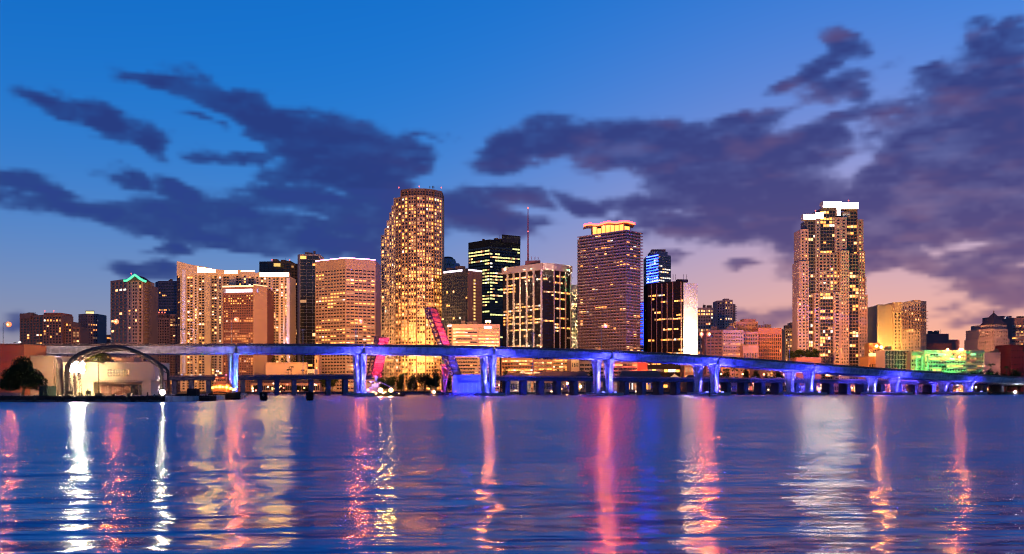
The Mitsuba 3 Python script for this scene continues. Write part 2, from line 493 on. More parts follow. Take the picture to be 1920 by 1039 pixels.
def block(key, pd, top, depth, color, faces, idx=0, z0=1.5, **kw):
    """volume() in the photograph's pixels: pd = [(px, D)...], top = roof row at point idx; faces give bay and floor pitch in pixels"""
    D0 = pd[idx][1]
    zt = zat(top, D0)
    out = []
    for k in range(len(pd) - 1):
        f = faces[min(k, len(faces) - 1)]
        if f is None:
            out.append(None)
            continue
        D = (pd[k][1] + pd[k + 1][1]) / 2
        f = dict(f)
        f['nb'] = f.get('nb') or max(1, round(abs(pd[k + 1][0] - pd[k][0]) / f['bp']))
        f['nf'] = f.get('nf') or max(1, round((zt - z0 - f.get('mt', 1.5) - f.get('mb', 1.0)) / (f['fp'] / FPX * D)))
        out.append(f)
    return volume(key, pts(*pd), zt, depth, color, out, z0=z0, **kw), zt


def arc(x0, x1, D, bulge, n):
    return [(x0 + (x1 - x0) * k / n, D - bulge * math.sin(math.pi * k / n)) for k in range(n + 1)]


# ------------------------------------------------------------------ the setting
scene['bay'] = mikit.ply(MB().quad([-9000, -400, 0], [9000, -400, 0], [9000, 12000, 0], [-9000, 12000, 0]).mesh(), 'bay_water', uv=np.array([[-9000, -400], [9000, -400], [9000, 12000], [-9000, 12000]]) / 100.)
labels['bay'] = {'kind': 'structure'}
g = MB().prism([(-9000, 712), (9000, 712), (9000, 11800), (-9000, 11800)], -3, 1.5)
scene['ground'] = mikit.ply(g.mesh(), 'ground_soil')
labels['ground'] = {'kind': 'structure'}

# ------------------------------------------------------------------ the skyline
BRICK = (.36, .19, .14)
TAN = (.50, .37, .27)
CREAM = (.62, .52, .40)

b = thing('apartment_block', 'reddish brown apartment block with stepped roofline and red roof lights, nearest the orange box wall', 'building')
F = dict(bp=6.2, fp=5.2, wf=.62, hf=.62, p=.10, run=.35)
s, zt = block(b, [(37, 1010), (80, 1000)], 592, 24, BRICK, [{**F, 'wf': .72}])
roof_units(b, s, zt, 3)
block(b, [(37, 1009), (57, 1003)], 588, 12, BRICK, [None], z0=zat(597, 1000))
s, zt = block(b, [(80, 996), (116, 996)], 590, 26, BRICK, [{**F, 'p': .22}], ends=True)
block(b, [(82, 998), (88, 994), (112, 994), (119, 999)], 586.5, 20, (.40, .15, .12), [None], idx=1, z0=zt)
block(b, [(116, 1001), (135, 1002)], 603, 22, BRICK, [{**F, 'p': .15}])
block(b, [(135, 1004), (150, 1006)], 613, 22, BRICK, [{**F, 'p': .3}])
for px in (84, 101):
    beacon(b, at(px, 586, 1005))

b = thing('slim_tower', 'slim brown tower with yellow lit lantern on its roof', 'building')
block(b, [(147, 1060), (164, 1050), (184, 1056)], 588, 22, (.28, .19, .19), [dict(bp=4.5, fp=5, wf=.5, hf=.5, p=.05), dict(bp=5, fp=5, wf=.5, hf=.5, p=.12)], idx=1)
m = MB().prism([at(x, 0, D)[:2] for x, D in ((161, 1058), (176, 1058), (176, 1070), (161, 1070))], zat(589, 1056), zat(584, 1056))
put(b, 'lantern', m, 'lamp_glass', emit=[1.3 * K, 1.1 * K, .45 * K])
m = MB().prism([at(x, 0, D)[:2] for x, D in ((160, 1057), (177, 1057), (177, 1072), (160, 1072))], zat(584, 1056) + .05, zat(582.6, 1056))
wall(b, 'roof_cap', m, (.2, .15, .12))

b = thing('parking_deck', 'low parking deck with two white floodlit patches beside the green roofed tower', 'building')
s, zt = block(b, [(184, 1100), (209, 1100)], 628, 20, BRICK, [dict(bp=4, fp=6, wf=.8, hf=.5, p=.35)])
for px in (188, 198):
    put(b, 'roof_light', MB().ball(at(px, 625.5, 1099), 1.0, 5), 'lamp_glass', emit=[1.6 * K, 1.5 * K, .9 * K])

b = thing('condominium_tower', 'condominium tower whose swept gable roof is edged in green light', 'building')
F = dict(bp=7, fp=6.3, wf=.72, hf=.6, p=.16, run=.6, tones=dict(warm=.6, white=.2, amber=.2))
block(b, [(207, 935), (238, 915)], 527, 30, (.30, .20, .20), [F])
s2, zt2 = block(b, [(238, 914), (247, 910), (258, 909), (268, 912)], 524, 30, (.42, .30, .28), [dict(bp=9, fp=6.3, wf=.45, hf=.6, p=.08), dict(bp=5.5, fp=6.3, wf=.7, hf=.6, p=.10), dict(bp=9, fp=6.3, wf=.45, hf=.6, p=.06)], idx=2)
s3, zt3 = block(b, [(268, 914), (278, 925)], 532, 26, (.26, .19, .19), [dict(bp=10, fp=6.3, wf=.8, hf=.6, p=.05)])
for k in range(18):
    z = zat(541 + k * 6.0, 920)
    wall(b, 'balcony', MB().box(s3[0][0], s3[0][1], s3[0][2], 0, s3[0][3] + 1.6, 0.05, 1.6, z, z + .35), (.35, .26, .25))
gx = [232, 238, 244, 249, 252.5, 257, 262, 268, 274]
gy = [526.5, 526, 522, 518, 515.5, 518.5, 522.5, 526, 528]
put(b, 'green_light', MB().tube([at(x, y, 906.5) for x, y in zip(gx, gy)], .95, 6), 'lamp_glass', emit=[.02 * K, 1.1 * K, .55 * K])
m = MB()
for i in range(len(gx) - 1):
    a, c = at(gx[i], gy[i] - 1, 908), at(gx[i + 1], gy[i + 1] - 1, 908)
    back = np.array([0, 24, 0])
    m.quad(a, c, c + back, a + back)
    m.quad(np.r_[a[:2], zt2 - 1], np.r_[c[:2], zt2 - 1], c - [0, 0, .2], a - [0, 0, .2])
wall(b, 'gable_roof', m, (.10, .10, .09))
beacon(b, at(246, 516, 925))

b = thing('office_tower', 'plain bluish slab tower standing behind the grid fronted midrise', 'building')
s, zt = block(b, [(291, 1180), (297, 1165), (341, 1165)], 527, 26, (.13, .13, .19), [None, dict(bp=3.2, fp=5.5, wf=.8, hf=.45, p=.07, tones=dict(amber=.8, dim=.4))], idx=1, seed=4)
roof_units(b, s, zt, 3)

b = thing('grid_midrise', 'brown grid fronted midrise with red roof lamps below the bluish slab tower', 'building')
s, zt = block(b, [(270, 1010), (318, 1010)], 596, 24, (.38, .24, .20), [dict(bp=4.6, fp=5.0, wf=.6, hf=.6, p=.16, run=.4)])
roof_units(b, s, zt, 3)
block(b, [(282, 1012), (309, 1014)], 587, 18, (.26, .14, .12), [None], z0=zat(596, 1010))
block(b, [(318, 1012), (345, 1014)], 589, 22, (.34, .20, .17), [dict(bp=5, fp=5.0, wf=.75, hf=.45, p=.18)])
for px in (298, 304, 309):
    put(b, 'beacon', MB().ball(at(px, 586, 1013), .7, 4), 'lamp_glass', emit=[2 * K, .3 * K, .2 * K])

b = thing('hotel_tower', 'broad cream hotel tower with swooping roofline and yellow green crown lights', 'building')
COL = (.70, .54, .33)
block(b, [(331.5, 905), (338, 890)], 493, 20, (.22, .13, .11), [dict(nb=1, fp=6, wf=.5, hf=.4, p=.25)], idx=1)
ed = [338, 350, 362, 372, 384, 396, 407, 418, 430, 442, 453, 465, 477, 488, 500, 511, 523, 534, 543]
tp = [510, 510, 511, 512, 513, 514, 515, 515, 513, 513, 513, 514, 515, 517, 517, 518, 518, 518, 518]
hs = []
rr = random.Random(3)
for k in range(len(ed) - 1):
    solid = k % 2 == 0
    D = 888 if solid else 890
    seg, zt = block(b, [(ed[k], D), (ed[k + 1], D)], tp[k], 26, COL if solid else (.60, .46, .29),
                    [dict(nb=1 if solid else 2, fp=5.0, wf=.34 if solid else .74, hf=.60, p=.13 if solid else .20, run=.1, mx=.2, dep=.5, mt=1.2, tones=dict(warm=.6, amber=.5, white=.15))] if not (solid and k in (4, 8)) else [None], ends=True)
    hs.append((seg, zt))
# parapet walls of the swooping roof, with lamps behind
sw = [(331.5, 490), (338, 491), (352, 495), (368, 498), (384, 500.5), (400, 504), (415, 506), (430, 507), (447, 506.5)]
m = MB()
for (xa, ya), (xb, yb) in zip(sw, sw[1:]):
    a, c = at(xa, ya, 887), at(xb, yb, 887)
    a0, c0 = np.r_[a[:2], zat(517, 888)], np.r_[c[:2], zat(517, 888)]
    t = np.array([0, 2.0, 0])
    m.quad(a0, c0, c, a).quad(a0 + t, c0 + t, c + t, a + t).quad(a, c, c + t, a + t)
wall(b, 'crown_wall', m, COL)
m = MB()
sw2 = [(447, 506), (455, 507.5), (462, 507), (475, 508.5), (480, 512), (487, 510), (500, 511), (543, 511.5)]
for (xa, ya), (xb, yb) in zip(sw2, sw2[1:]):
    a, c = at(xa, ya, 889), at(xb, yb, 889)
    a0, c0 = np.r_[a[:2], zat(519, 888)], np.r_[c[:2], zat(519, 888)]
    t = np.array([0, 2.0, 0])
    m.quad(a0, c0, c, a).quad(a0 + t, c0 + t, c + t, a + t).quad(a, c, c + t, a + t)
wall(b, 'crown_wall', m, (.55, .45, .36))


def glow(x0, y0, x1, y1, h0, h1, D, e, key=b, w=.3):
    a, c = at(x0, y0, D), at(x1, y1, D)
    s = FPX / D
    up = lambda q, h: q + np.array([0, 0, h / s])
    t = np.array([0, -.35, 0])
    m = MB().quad(a + t, c + t, up(c, h1) + t, up(a, h0) + t)
    put(key, 'crown_light', m, 'lamp_glass', emit=[x * K for x in e], weight=w)


glow(371, 511.5, 404, 511.5, 11, 6, 886.4, (70, 38, 6))
glow(421, 513, 446, 513, 5.5, 5.5, 886.4, (26, 20, 4), w=.15)
glow(452, 509.5, 478, 510, 2.2, 2.2, 886.4, (60, 26, 4), w=.2)
glow(487.5, 518.5, 541, 518.5, 7.5, 7, 886.4, (76, 42, 7))
for (xa, ya, xb, yb) in ((447, 506, 462, 505), (462, 505, 480, 510)):
    pass
for px, y1, y0, c in ((344.5, 506, 700, (.75, .68, .95)), (540, 521, 688, (.85, .78, .95))):
    a0, a1 = at(px, y0, 885.5), at(px, y1, 885.5)
    wall(b, 'fin', MB().cube(a0[0] - 1.2, a0[0] + 1.2, 885.5, 887.9, a0[2], a1[2]), (.75, .72, .75))
    spot(b + '__fin_light', [a0[0], 879.5, a0[2] - 1], [a0[0], 885.4, a1[2] * .45], (.35, .32, 1.0), 900, 20, weight=.25)
    put(b, 'fin_lamp', MB().cube(a0[0] - .7, a0[0] + .7, 880.5, 881.5, a0[2] - 1.5, a0[2] - .7), 'lamp_glass', emit=[.9 * K, .9 * K, 2.2 * K])

b = thing('sign_hotel', 'dark brown hotel block with a tan side wall and white lit roof sign', 'building')
sg, zt = block(b, [(418, 842), (475, 836), (500, 852)], 538, 26, (.24, .11, .08), [dict(bp=4.4, fp=4.7, wf=.62, hf=.45, p=.33, run=.35, mt=5.5, tones=dict(amber=.75, gold=.3, dim=.3)), None], idx=1)
a, u, n, L = sg[1]
wall(b, 'side_wall', MB().box(a, u, n, 0, L, .02, .5, 1.5, zt + 1.4), (.52, .33, .20))
strip(b, 'cornice_light', [sg[0]], zt + .2, zt + 1.2, .05, .8, emit=(2.4, 1.4, .6))
strip(b, 'cornice_light', [sg[1]], zt + 1.45, zt + 2.1, .1, .6, emit=(2.0, 1.0, .4))
a, u, n, L = sg[0]
m = MB().box(a, u, n, L * .10, L * .97, .1, .7, zt - 3.9, zt - 1.5)
put(b, 'roof_sign', m, 'lamp_glass', emit=[1.7 * K, 1.6 * K, 2.0 * K])


def emblem(key, a, u, n, x, z, r, y=.75):
    """a round blue emblem with a white centre"""
    w = np.arange(12) * 2 * np.pi / 12
    o, uu, nn = np.r_[a, 0], np.r_[u, 0], np.r_[n, 0]
    rim = MB()
    for yy, rad, col in ((y, r, (.12, .12, 1.6)), (y + .25, r * .62, (1.6, 1.6, 2.0))):
        p = [o + uu * (x + rad * math.cos(t)) + nn * yy + np.array([0, 0, z + rad * math.sin(t)]) for t in w]
        q = [c - nn * .2 for c in p]
        m = MB().add(p + q, [[0, i, i + 1] for i in range(1, 11)] + [[i, (i + 1) % 12, (i + 1) % 12 + 12] for i in range(12)] + [[i, (i + 1) % 12 + 12, i + 12] for i in range(12)])
        put(key, 'emblem', m, 'lamp_glass', emit=[c * K for c in col])


emblem(b, a, u, n, L * .065, zt - 2.7, 1.5)
a, u, n, L = sg[1]
emblem(b, a, u, n, L * .30, zt - 2.3, 1.6)

b = thing('dark_highrise', 'dark high rise with yellow lit attic rooms behind the cream hotel tower', 'building')
s, zt = block(b, [(486, 1010), (545, 1005)], 490.5, 26, (.10, .08, .07), [dict(bp=8, fp=5.4, wf=.86, hf=.62, p=.05)], idx=0)
roof_units(b, s, zt, 3)
block(b, [(545, 1006), (558, 1008)], 494, 24, (.12, .09, .08), [dict(bp=6, fp=5.4, wf=.8, hf=.6, p=.14)])
put(b, 'lit_attic', MB().cube(xat(514, 1004), xat(526, 1004), 1002.4, 1003, zat(500, 1004), zat(494, 1004)), 'lamp_glass', emit=[1.0 * K, .62 * K, .12 * K])
for px in (510, 543):
    beacon(b, at(px, 490, 1015))

b = thing('glass_highrise', 'tall dark glass high rise with thin pale grid lines beside the tan office block', 'building')
s, zt = block(b, [(558, 985), (562, 980), (598, 980)], 476.5, 26, (.33, .28, .30), [None, dict(bp=13, fp=6.3, wf=.97, hf=.93, p=.14, run=.2, mx=.3, tones=dict(amber=.4, warm=.5, white=.1))], idx=1, seed=9)
roof_units(b, s, zt, 3)

b = thing('office_block', 'tan office block of small punched windows with a pink neon roof edge', 'building')
F = dict(bp=6.0, fp=6.15, wf=.80, hf=.40, p=.30, run=.62, mt=7.5, tones=dict(gold=.5, amber=.45, warm=.12, dim=.2), dep=.35)
s, zt = block(b, [(591, 880), (648, 858), (704, 872)], 484.5, 34, (.50, .32, .22), [F, {**F, 'bp': 7.6}], idx=1)
strip(b, 'neon_line', s, zt + .05, zt + .85, -.7, -.05, emit=(5, 1.6, 4.2), weight=.1)

b = thing('narrow_tower', 'narrow tower with a pink lit edge squeezed behind the tan office block', 'building')
block(b, [(702, 1080), (716, 1080)], 526, 20, (.32, .24, .22), [dict(bp=6, fp=6, wf=.5, hf=.4, p=.2)])
m = MB().cube(xat(711.4, 1078), xat(713.6, 1078), 1077.6, 1078.4, zat(650, 1078), zat(560, 1078))
put(b, 'edge_light', m, 'lamp_glass', emit=[1.2 * K, .4 * K, 1.0 * K])
block(b, [(704, 1040), (711, 1040)], 542, 20, (.5, .36, .26), [None])

b = thing('stepped_tower', 'tallest tower, amber lit with a gridded curved front and a stepped shoulder', 'building')
COL = (.46, .29, .19)
F = dict(bp=5.35, fp=6.55, wf=.66, hf=.62, p=.52, run=.62, mt=1, dep=.4, tones=dict(amber=.62, gold=.4, dim=.5, warm=.12))
front = [(741, 989), (752, 981), (765, 976), (781, 973.5), (798, 975), (814, 980), (829, 989)]


def rows_tower(t):
    return 0.62 if t > .86 else (.50 if t > .6 else (.42 if int(t * 47) % 4 else .8))


s, zt = block(b, front, 366, 30, COL, [{**F, 'rows': rows_tower}], idx=3)
block(b, [(x, D + .6) for x, D in front[1:]], 353.5, 28, (.20, .13, .11), [{**F, 'p': .04, 'mt': 2.0, 'mb': .3, 'nf': 2}], idx=3, z0=zt)
for x, D in front[1:-1]:
    wall(b, 'pier', MB().cube(xat(x, D) - .45, xat(x, D) + .45, D - 1.0, D + .2, 1.5, zt + 5), (.16, .09, .07))
steps = [(714, 441), (716, 441), (721, 428), (725, 414), (729.6, 399), (734, 386), (738, 371), (741.2, 371)]
for k in range(1, len(steps) - 1):
    (xa, ta), (xb, _) = steps[k] if k > 1 else (714, 441), steps[k + 1]
    block(b, [(xa, 1003 - (xa - 714) * .5), (xb, 1003 - (xb - 714) * .5)], ta, 30, (.50, .38, .32), [{**F, 'nb': 1, 'bp': 4.5, 'wf': .6, 'mx': .15, 'p': .36, 'rows': (lambda t: .75 if .55 < t and int(t * 40) % 3 else .25)}], ends=True)
for px, py, D in ((748, 352.5, 985), (786, 350.5, 974), (827.5, 352.5, 988)):
    beacon(b, at(px, py + 2, D + 1))
for px in (735, 775, 812):
    q = at(px, 700, 930)
    put(b, 'uplight', MB().cube(q[0] - .6, q[0] + .6, 929.6, 930.4, q[2] - 1.2, q[2] - .4), 'dark_metal')
    spot(b + '__light', q, at(px, 600, 978), (1, .50, .14), 2600, 62, 30, weight=.5)
m = MB()
for px in (806, 811, 813.5):
    q = at(px, 353.5, 985)
    m.tube([q, q + [0, 0, 2.2]], .35, 5)
wall(b, 'roof_mast', m, (.08, .07, .07))

b = thing('round_top_building', 'tan building with a rounded stepped top showing above the white edged dark block', 'building')
block(b, arc(822, 853, 1195, 10, 4), 484, 26, (.42, .31, .25), [dict(nb=2, fp=9, wf=.7, hf=.4, p=.1, mt=4)], idx=2)
block(b, arc(829, 849, 1192, 8, 4), 481, 20, (.16, .12, .11), [None], idx=2, z0=zat(484, 1192))
block(b, [(853, 1200), (861, 1205)], 493, 20, (.38, .29, .25), [dict(nb=2, fp=9, wf=.5, hf=.5, p=.1)])

b = thing('white_edged_tower', 'dark office tower with white light bars on its roof edge and one lit window column', 'building')
s, zt = block(b, [(828, 968), (877, 945), (903, 958)], 503, 30, (.05, .05, .07),
              [dict(bp=4.2, fp=6.2, wf=.72, hf=.6, p=.10, run=.4, mt=6, dep=.2, tones=dict(warm=.5, gold=.5, amber=.2)), dict(bp=25, fp=6.0, wf=.05, hf=.6, p=0, mt=8)], idx=1, glass='dark_glass')
roof_units(b, s, zt, 4)
a, u, n, L = s[1]
wall(b, 'side_wall', MB().box(a, u, n, 0, L, .02, .35, 1.5, zt - 2), (.24, .14, .12))
for k in range(24):
    z = zt - 9 - k * 2.75
    put(b, 'stair_window', MB().box(a, u, n, L * .40, L * .52, .34, .5, z - 1.5, z), 'lamp_glass', emit=[1.4 * K, .8 * K, .2 * K])
    wall(b, 'louvre', MB().box(a, u, n, L * .56, L * .98, .36, .55, z - 1.2, z - .7), (.34, .20, .16))
strip(b, 'light_bar', s, zt - 2.2, zt - .6, .1, .7, emit=(1.9, 1.7, 2.1), x0=.10, x1=.80, which=[0])
strip(b, 'light_bar', s, zt - 2.0, zt - .7, .4, .9, emit=(1.9, 1.7, 2.1), x0=.02, x1=.98, which=[1])

b = thing('green_lit_office', 'black glass office tower with greenish yellow ribbons of lit windows and a slanted top', 'building')
F = dict(bp=4.6, fp=5.9, wf=.93, hf=.50, p=.40, run=.80, mt=6, dep=.25, tones=dict(green=.8, warm=.2), rows=lambda t: .62 if t > .62 else (.3 if t > .5 else .05))
s, zt = block(b, [(878, 1110), (918, 1085), (975.5, 1105)], 449, 36, (.025, .03, .03), [F, {**F, 'bp': 4.9}], idx=1)
roof_units(b, s, zt, 4)
block(b, [(941, 1090), (976, 1103)], 443, 20, (.05, .05, .055), [None], idx=1, z0=zt - 2)
for px, w in ((904, 5), (927, 9)):
    q = at(px, 449, 1098)
    wall(b, 'roof_unit', MB().cube(q[0], q[0] + w * .5, 1098, 1104, zt - .5, zt + 2.2), (.10, .05, .06))

b = thing('white_sign_office', 'long low tan office building with banded windows and two white lit corner signs', 'building')
F = dict(bp=5, fp=6.1, wf=.96, hf=.40, p=.5, run=.85, mt=2.2, dep=.3, tones=dict(gold=.6, warm=.35, amber=.3))
s, zt = block(b, [(839, 792), (848, 786), (896, 786)], 608, 24, (.62, .40, .25), [dict(nb=1, fp=6.1, wf=.75, hf=.5, p=.05), F], idx=1)
roof_units(b, s, zt, 4)
s2, zt2 = block(b, [(896, 787), (937, 789)], 607.5, 24, (.60, .38, .24), [{**F, 'p': .35}])
strip(b, 'corner_sign', [s[0]], zt - 1.6, zt - .3, .1, .5, emit=(1.8, 1.5, 1.6), x0=.05, x1=.9)
strip(b, 'corner_sign', [s2[0]], zt2 - 3.3, zt2 - 1.5, .1, .5, emit=(2.0, 1.5, 1.9), x0=.28, x1=.62)
m = MB()
for k in range(7):
    z = zt - 3 - k * 2.3
    put(b, 'corner_lamp', MB().box(s[1][0], s[1][1], s[1][2], .6, 2.6, .05, .3, z - 1.2, z), 'lamp_glass', emit=[1.6 * K, .95 * K, .25 * K])
for px in (912, 918):
    put(b, 'roof_lamp', MB().ball(at(px, 602.5, 790), .8, 5), 'lamp_glass', emit=[900 * K, 210 * K, 30 * K], weight=.35)
    wall(b, 'lamp_post', MB().tube([at(px, 608, 790), at(px, 604, 790)], .12, 5), (.2, .1, .08))

b = thing('white_finned_tower', 'black glass tower with white vertical fins, tan cornice and a tall roof antenna', 'building')
F = dict(bp=3.9, fp=6.05, wf=.94, hf=.52, p=.30, run=.80, mt=8, dep=.3, tones=dict(amber=.45, warm=.40, dim=.3, gold=.3))
s, zt = block(b, [(943, 905), (1018, 868), (1039, 872), (1071, 890)], 494, 34, (.03, .022, .022), [F, {**F, 'p': .24}, {**F, 'bp': 4.2}], idx=1)
for k in range(3):
    strip(b, 'cornice', s, zt - 5.0, zt + .3, .1, 1.2, color=(.62, .47, .38), which=[k])
a, u, n, L = s[0]
for k, x in enumerate((.13, .29, .45, .62, .79, .975)):
    wall(b, 'fin', MB().box(a, u, n, L * x - .55, L * x + .55, .05, 1.1, 1.5, zt - 5.1), (.74, .64, .52))
for kk, xs in ((1, (.98,)), (2, (.31, .64, .94))):
    a2, u2, n2, L2 = s[kk]
    for x in xs:
        wall(b, 'fin', MB().box(a2, u2, n2, L2 * x - .35, L2 * x + .35, .05, .9, 1.5, zt - 5.1), (.55, .42, .36))


def lampbox(key, o, u, n, x, y, z, e, s=.8):
    put(key, 'floodlight', MB().box(o, u, n, x - s, x + s, y - .4, y + .4, z - .4, z + .4), 'lamp_glass', emit=[c * K for c in e])


P3 = lambda a, u, n, x, y, z: np.r_[a + u * x + n * y, z]
for x in (.62, .79):
    spot(b + '__light', P3(a, u, n, L * x, 3.2, zt - 4.7), P3(a, u, n, L * x, .4, zt - 30), (1, .82, .5), 260, 45, weight=.3)
    lampbox(b, a, u, n, L * x, 3.2, zt - 3.6, (2, 1.7, 1.1))
a2, u2, n2, L2 = s[1]
spot(b + '__light', P3(a2, u2, n2, L2 * .3, 6, zt - 14), P3(a2, u2, n2, L2 * .3, 0, zt - 3), (1, .86, .55), 160, 60, weight=.3)
lampbox(b, a2, u2, n2, L2 * .3, 6, zt - 14.6, (.3, .25, .15), .4)
a2, u2, n2, L2 = s[2]
spot(b + '__light', P3(a2, u2, n2, L2 * .62, 3, zt - 4.7), P3(a2, u2, n2, L2 * .64, .4, zt - 26), (.05, 1, .35), 240, 45, weight=.25)
lampbox(b, a2, u2, n2, L2 * .62, 3, zt - 3.6, (.3, 2, .8))
spot(b + '__light', P3(a2, u2, n2, L2 * .9, 3, zt - 9), P3(a2, u2, n2, L2 * .8, 0, zt - 3), (1, .95, .6), 60, 60, weight=.2)
lampbox(b, a2, u2, n2, L2 * .9, 3, zt - 9.6, (.3, .28, .18), .4)
for x in (.62, .80):
    q = P3(a, u, n, L * x, 14, 13)
    spot(b + '__light', q, P3(a, u, n, L * x, 0, 38), (1, .78, .42), 900, 42, weight=.35)
    lampbox(b, a, u, n, L * x, 14, 11.5, (.5, .4, .2), .5)
q = at(990, 492, 890)
block(b, [(985, 884), (1013, 880)], 488, 14, (.30, .14, .14), [None], idx=1, z0=zt)
wall(b, 'antenna', MB().tube([[q[0], 889, zt], [q[0], 889, zat(440, 889)], [q[0], 889, zat(391, 889)]], [.75, .55, .28], 6), (.30, .07, .06))
for py in (390, 434, 470):
    put(b, 'beacon', MB().ball([q[0], 889, zat(py, 889)], .8 if py < 400 else .6, 5), 'lamp_glass', emit=[2.4 * K, .25 * K, .25 * K])
for px in (997, 1003, 1009):
    r = at(px, 488, 884)
    wall(b, 'roof_mast', MB().tube([r, r + [0, 0, 1.8 + px % 3]], .2, 5), (.3, .1, .1))
put(b, 'corner_lamp', MB().ball(at(947.5, 505, 901), 1.5, 6), 'lamp_glass', emit=[2.2 * K, 1.5 * K, .9 * K])

b = thing('pale_lit_tower', 'thin strip of a pale yellow lit tower between the finned tower and the balcony tower', 'building')
s, zt = block(b, [(1069, 1010), (1088, 1010)], 534, 20, (.72, .56, .34), [dict(bp=4.5, fp=7, wf=.55, hf=.62, p=.12, tones=dict(warm=1), mt=9)])
spot(b + '__light', at(1078, 660, 960), at(1078, 590, 1010), (1, .74, .36), 2600, 40, weight=.3)

b = thing('balcony_tower', 'brown apartment tower with a balcony slab on every floor and a wavy orange neon canopy', 'building')
COLB = (.22, .14, .12)
F = dict(bp=5.8, fp=5.85, wf=.80, hf=.72, p=.10, run=.45, mt=1.0, dep=.3, tones=dict(amber=.6, warm=.3, dim=.3, gold=.2))
s, zt = block(b, [(1087, 862), (1174, 825), (1201, 842)], 431, 30, COLB, [F, {**F, 'p': .17, 'bp': 6.5}], idx=1)
nfl = round((zt - 4) / (5.85 / FPX * 840))
for k in range(nfl + 1):
    z = zt - .2 - k * (zt - 4.0) / nfl
    m = MB()
    front = [s[0][0] - s[0][1] * 1.4 + s[0][2] * 1.5, s[1][0] + s[0][2] * 1.5 + s[1][2] * 1.5, s[1][0] + s[1][1] * (s[1][3] + 1.4) + s[1][2] * 1.5]
    back = [s[1][0] + s[1][1] * (s[1][3] + 1.4) - s[1][2] * .1, s[1][0] - s[0][2] * .1, s[0][0] - s[0][1] * 1.4 - s[0][2] * .1]
    z0_, z1_ = z - .62, z + .1
    v = [np.r_[p, zz] for zz in (z0_, z1_) for p in front + back]
    f = [[i, (i + 1) % 6, (i + 1) % 6 + 6, i + 6] for i in range(6)] + [[0, 1, 4, 5], [1, 2, 3, 4], [6, 7, 10, 11], [7, 8, 9, 10]]
    m.add(v, f)
    wall(b, 'balcony', m, (.42, .31, .27))
cb, cz = np.array([0, 1.0]), zt + .2
block(b, [(1110, 858), (1170, 840), (1182, 846)], 415.5, 10, (.7, .5, .25), [dict(bp=9, nf=1, wf=.9, hf=.8, rows=lambda t: 1, tones=dict(gold=1), mt=.6, mb=.4)], idx=1, z0=zt)
wx = np.linspace(1095, 1190, 26)
for lvl, e in ((0, (70, .26, .40)), (1, (30, .62, .10))):
    p = []
    for i, x in enumerate(wx):
        t = i / 25
        D = 862 - 26 * min(t / .75, 1) + 10 * max(t - .75, 0) * 4
        y = 421.5 - 7.0 * min(t / .7, 1) + 2.5 * max(t - .7, 0) / .3 - 1.3 * math.sin(t * 17) + lvl * 2.4
        p.append(at(x, y, D))
    put(b, 'neon_tube', MB().tube(p, .45, 6), 'lamp_glass', emit=[c * K for c in e], weight=.6)
m = MB()
pa = np.array(p)
for i in range(len(pa) - 1):
    a_, c_ = pa[i] - [0, 0, .9], pa[i + 1] - [0, 0, .9]
    t = np.array([0, 14, 0])
    m.quad(a_, c_, c_ + t, a_ + t).quad(a_ + [0, 0, .5], c_ + [0, 0, .5], c_ + t + [0, 0, .5], a_ + t + [0, 0, .5])
wall(b, 'canopy', m, (.6, .4, .25))

b = thing('blue_lit_tower', 'slim tower with a blue floodlit side of glowing floor lines', 'building')
s, zt = block(b, [(1212.5, 1160), (1234, 1140), (1258, 1155)], 476, 28, (.20, .18, .22), [dict(bp=4, fp=5.4, wf=.85, hf=.5, p=.25, tones=dict(white=.6, blue=.4)), dict(bp=4, fp=5.4, wf=.9, hf=.45, p=.38, run=.7, tones=dict(white=.6, warm=.3))], idx=1)
block(b, [(1219, 1150), (1234, 1142), (1252, 1152)], 470.5, 20, (.20, .18, .22), [None], idx=1, z0=zt)
block(b, [(1222, 1150), (1248, 1150)], 467.5, 12, (.28, .12, .12), [None], z0=zat(470.5, 1142))
a, u, n, L = s[0]
nl = 32
for k in range(nl):
    z = zt - 1.0 - k * 2.93
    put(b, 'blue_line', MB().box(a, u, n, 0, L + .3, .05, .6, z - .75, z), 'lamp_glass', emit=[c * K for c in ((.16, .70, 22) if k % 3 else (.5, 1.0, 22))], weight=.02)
s, zt = block(b, [(1202, 1165), (1217, 1158)], 566, 20, (.16, .16, .22), [dict(bp=4, fp=5.4, wf=.8, hf=.5, p=.2, tones=dict(blue=1))])
a, u, n, L = s[0]
for k in range(22):
    z = zt - 1.5 - k * 2.05
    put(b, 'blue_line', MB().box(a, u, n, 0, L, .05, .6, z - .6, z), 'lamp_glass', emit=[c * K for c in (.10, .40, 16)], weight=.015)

b = thing('blank_wall_office', 'black glass office building with a bright floodlit blank end wall', 'building')
F = dict(bp=4.1, fp=6.5, wf=.93, hf=.52, p=.24, run=.8, mt=6, dep=.25, tones=dict(gold=.55, amber=.4, warm=.3, dim=.2))
s, zt = block(b, [(1214, 905), (1281, 878)], 526, 26, (.035, .025, .022), [F], idx=1)
a, u, n, L = s[0]
for x in (.125, .27, .42, .57, .72, .95):
    wall(b, 'fin', MB().box(a, u, n, L * x - .25, L * x + .25, .05, .8, 1.5, zt - 1), (.42, .26, .18))
q = at(1281, 526, 880)
e0, e1 = at(1281.5, 0, 879)[:2], at(1308, 0, 890)[:2]
uu = (e1 - e0) / np.linalg.norm(e1 - e0)
nn = np.array([uu[1], -uu[0]])
zb = zat(531, 885)
wall(b, 'end_wall', MB().box(e0, uu, nn, 0, np.linalg.norm(e1 - e0), -24, .1, 1.5, zb), (.78, .70, .60))
spot(b + '__light', P3(e0, uu, nn, 5.5, 26, 34), P3(e0, uu, nn, 5.5, 0, 46), (1, .70, .42), 3000, 52, 10, weight=5.0)
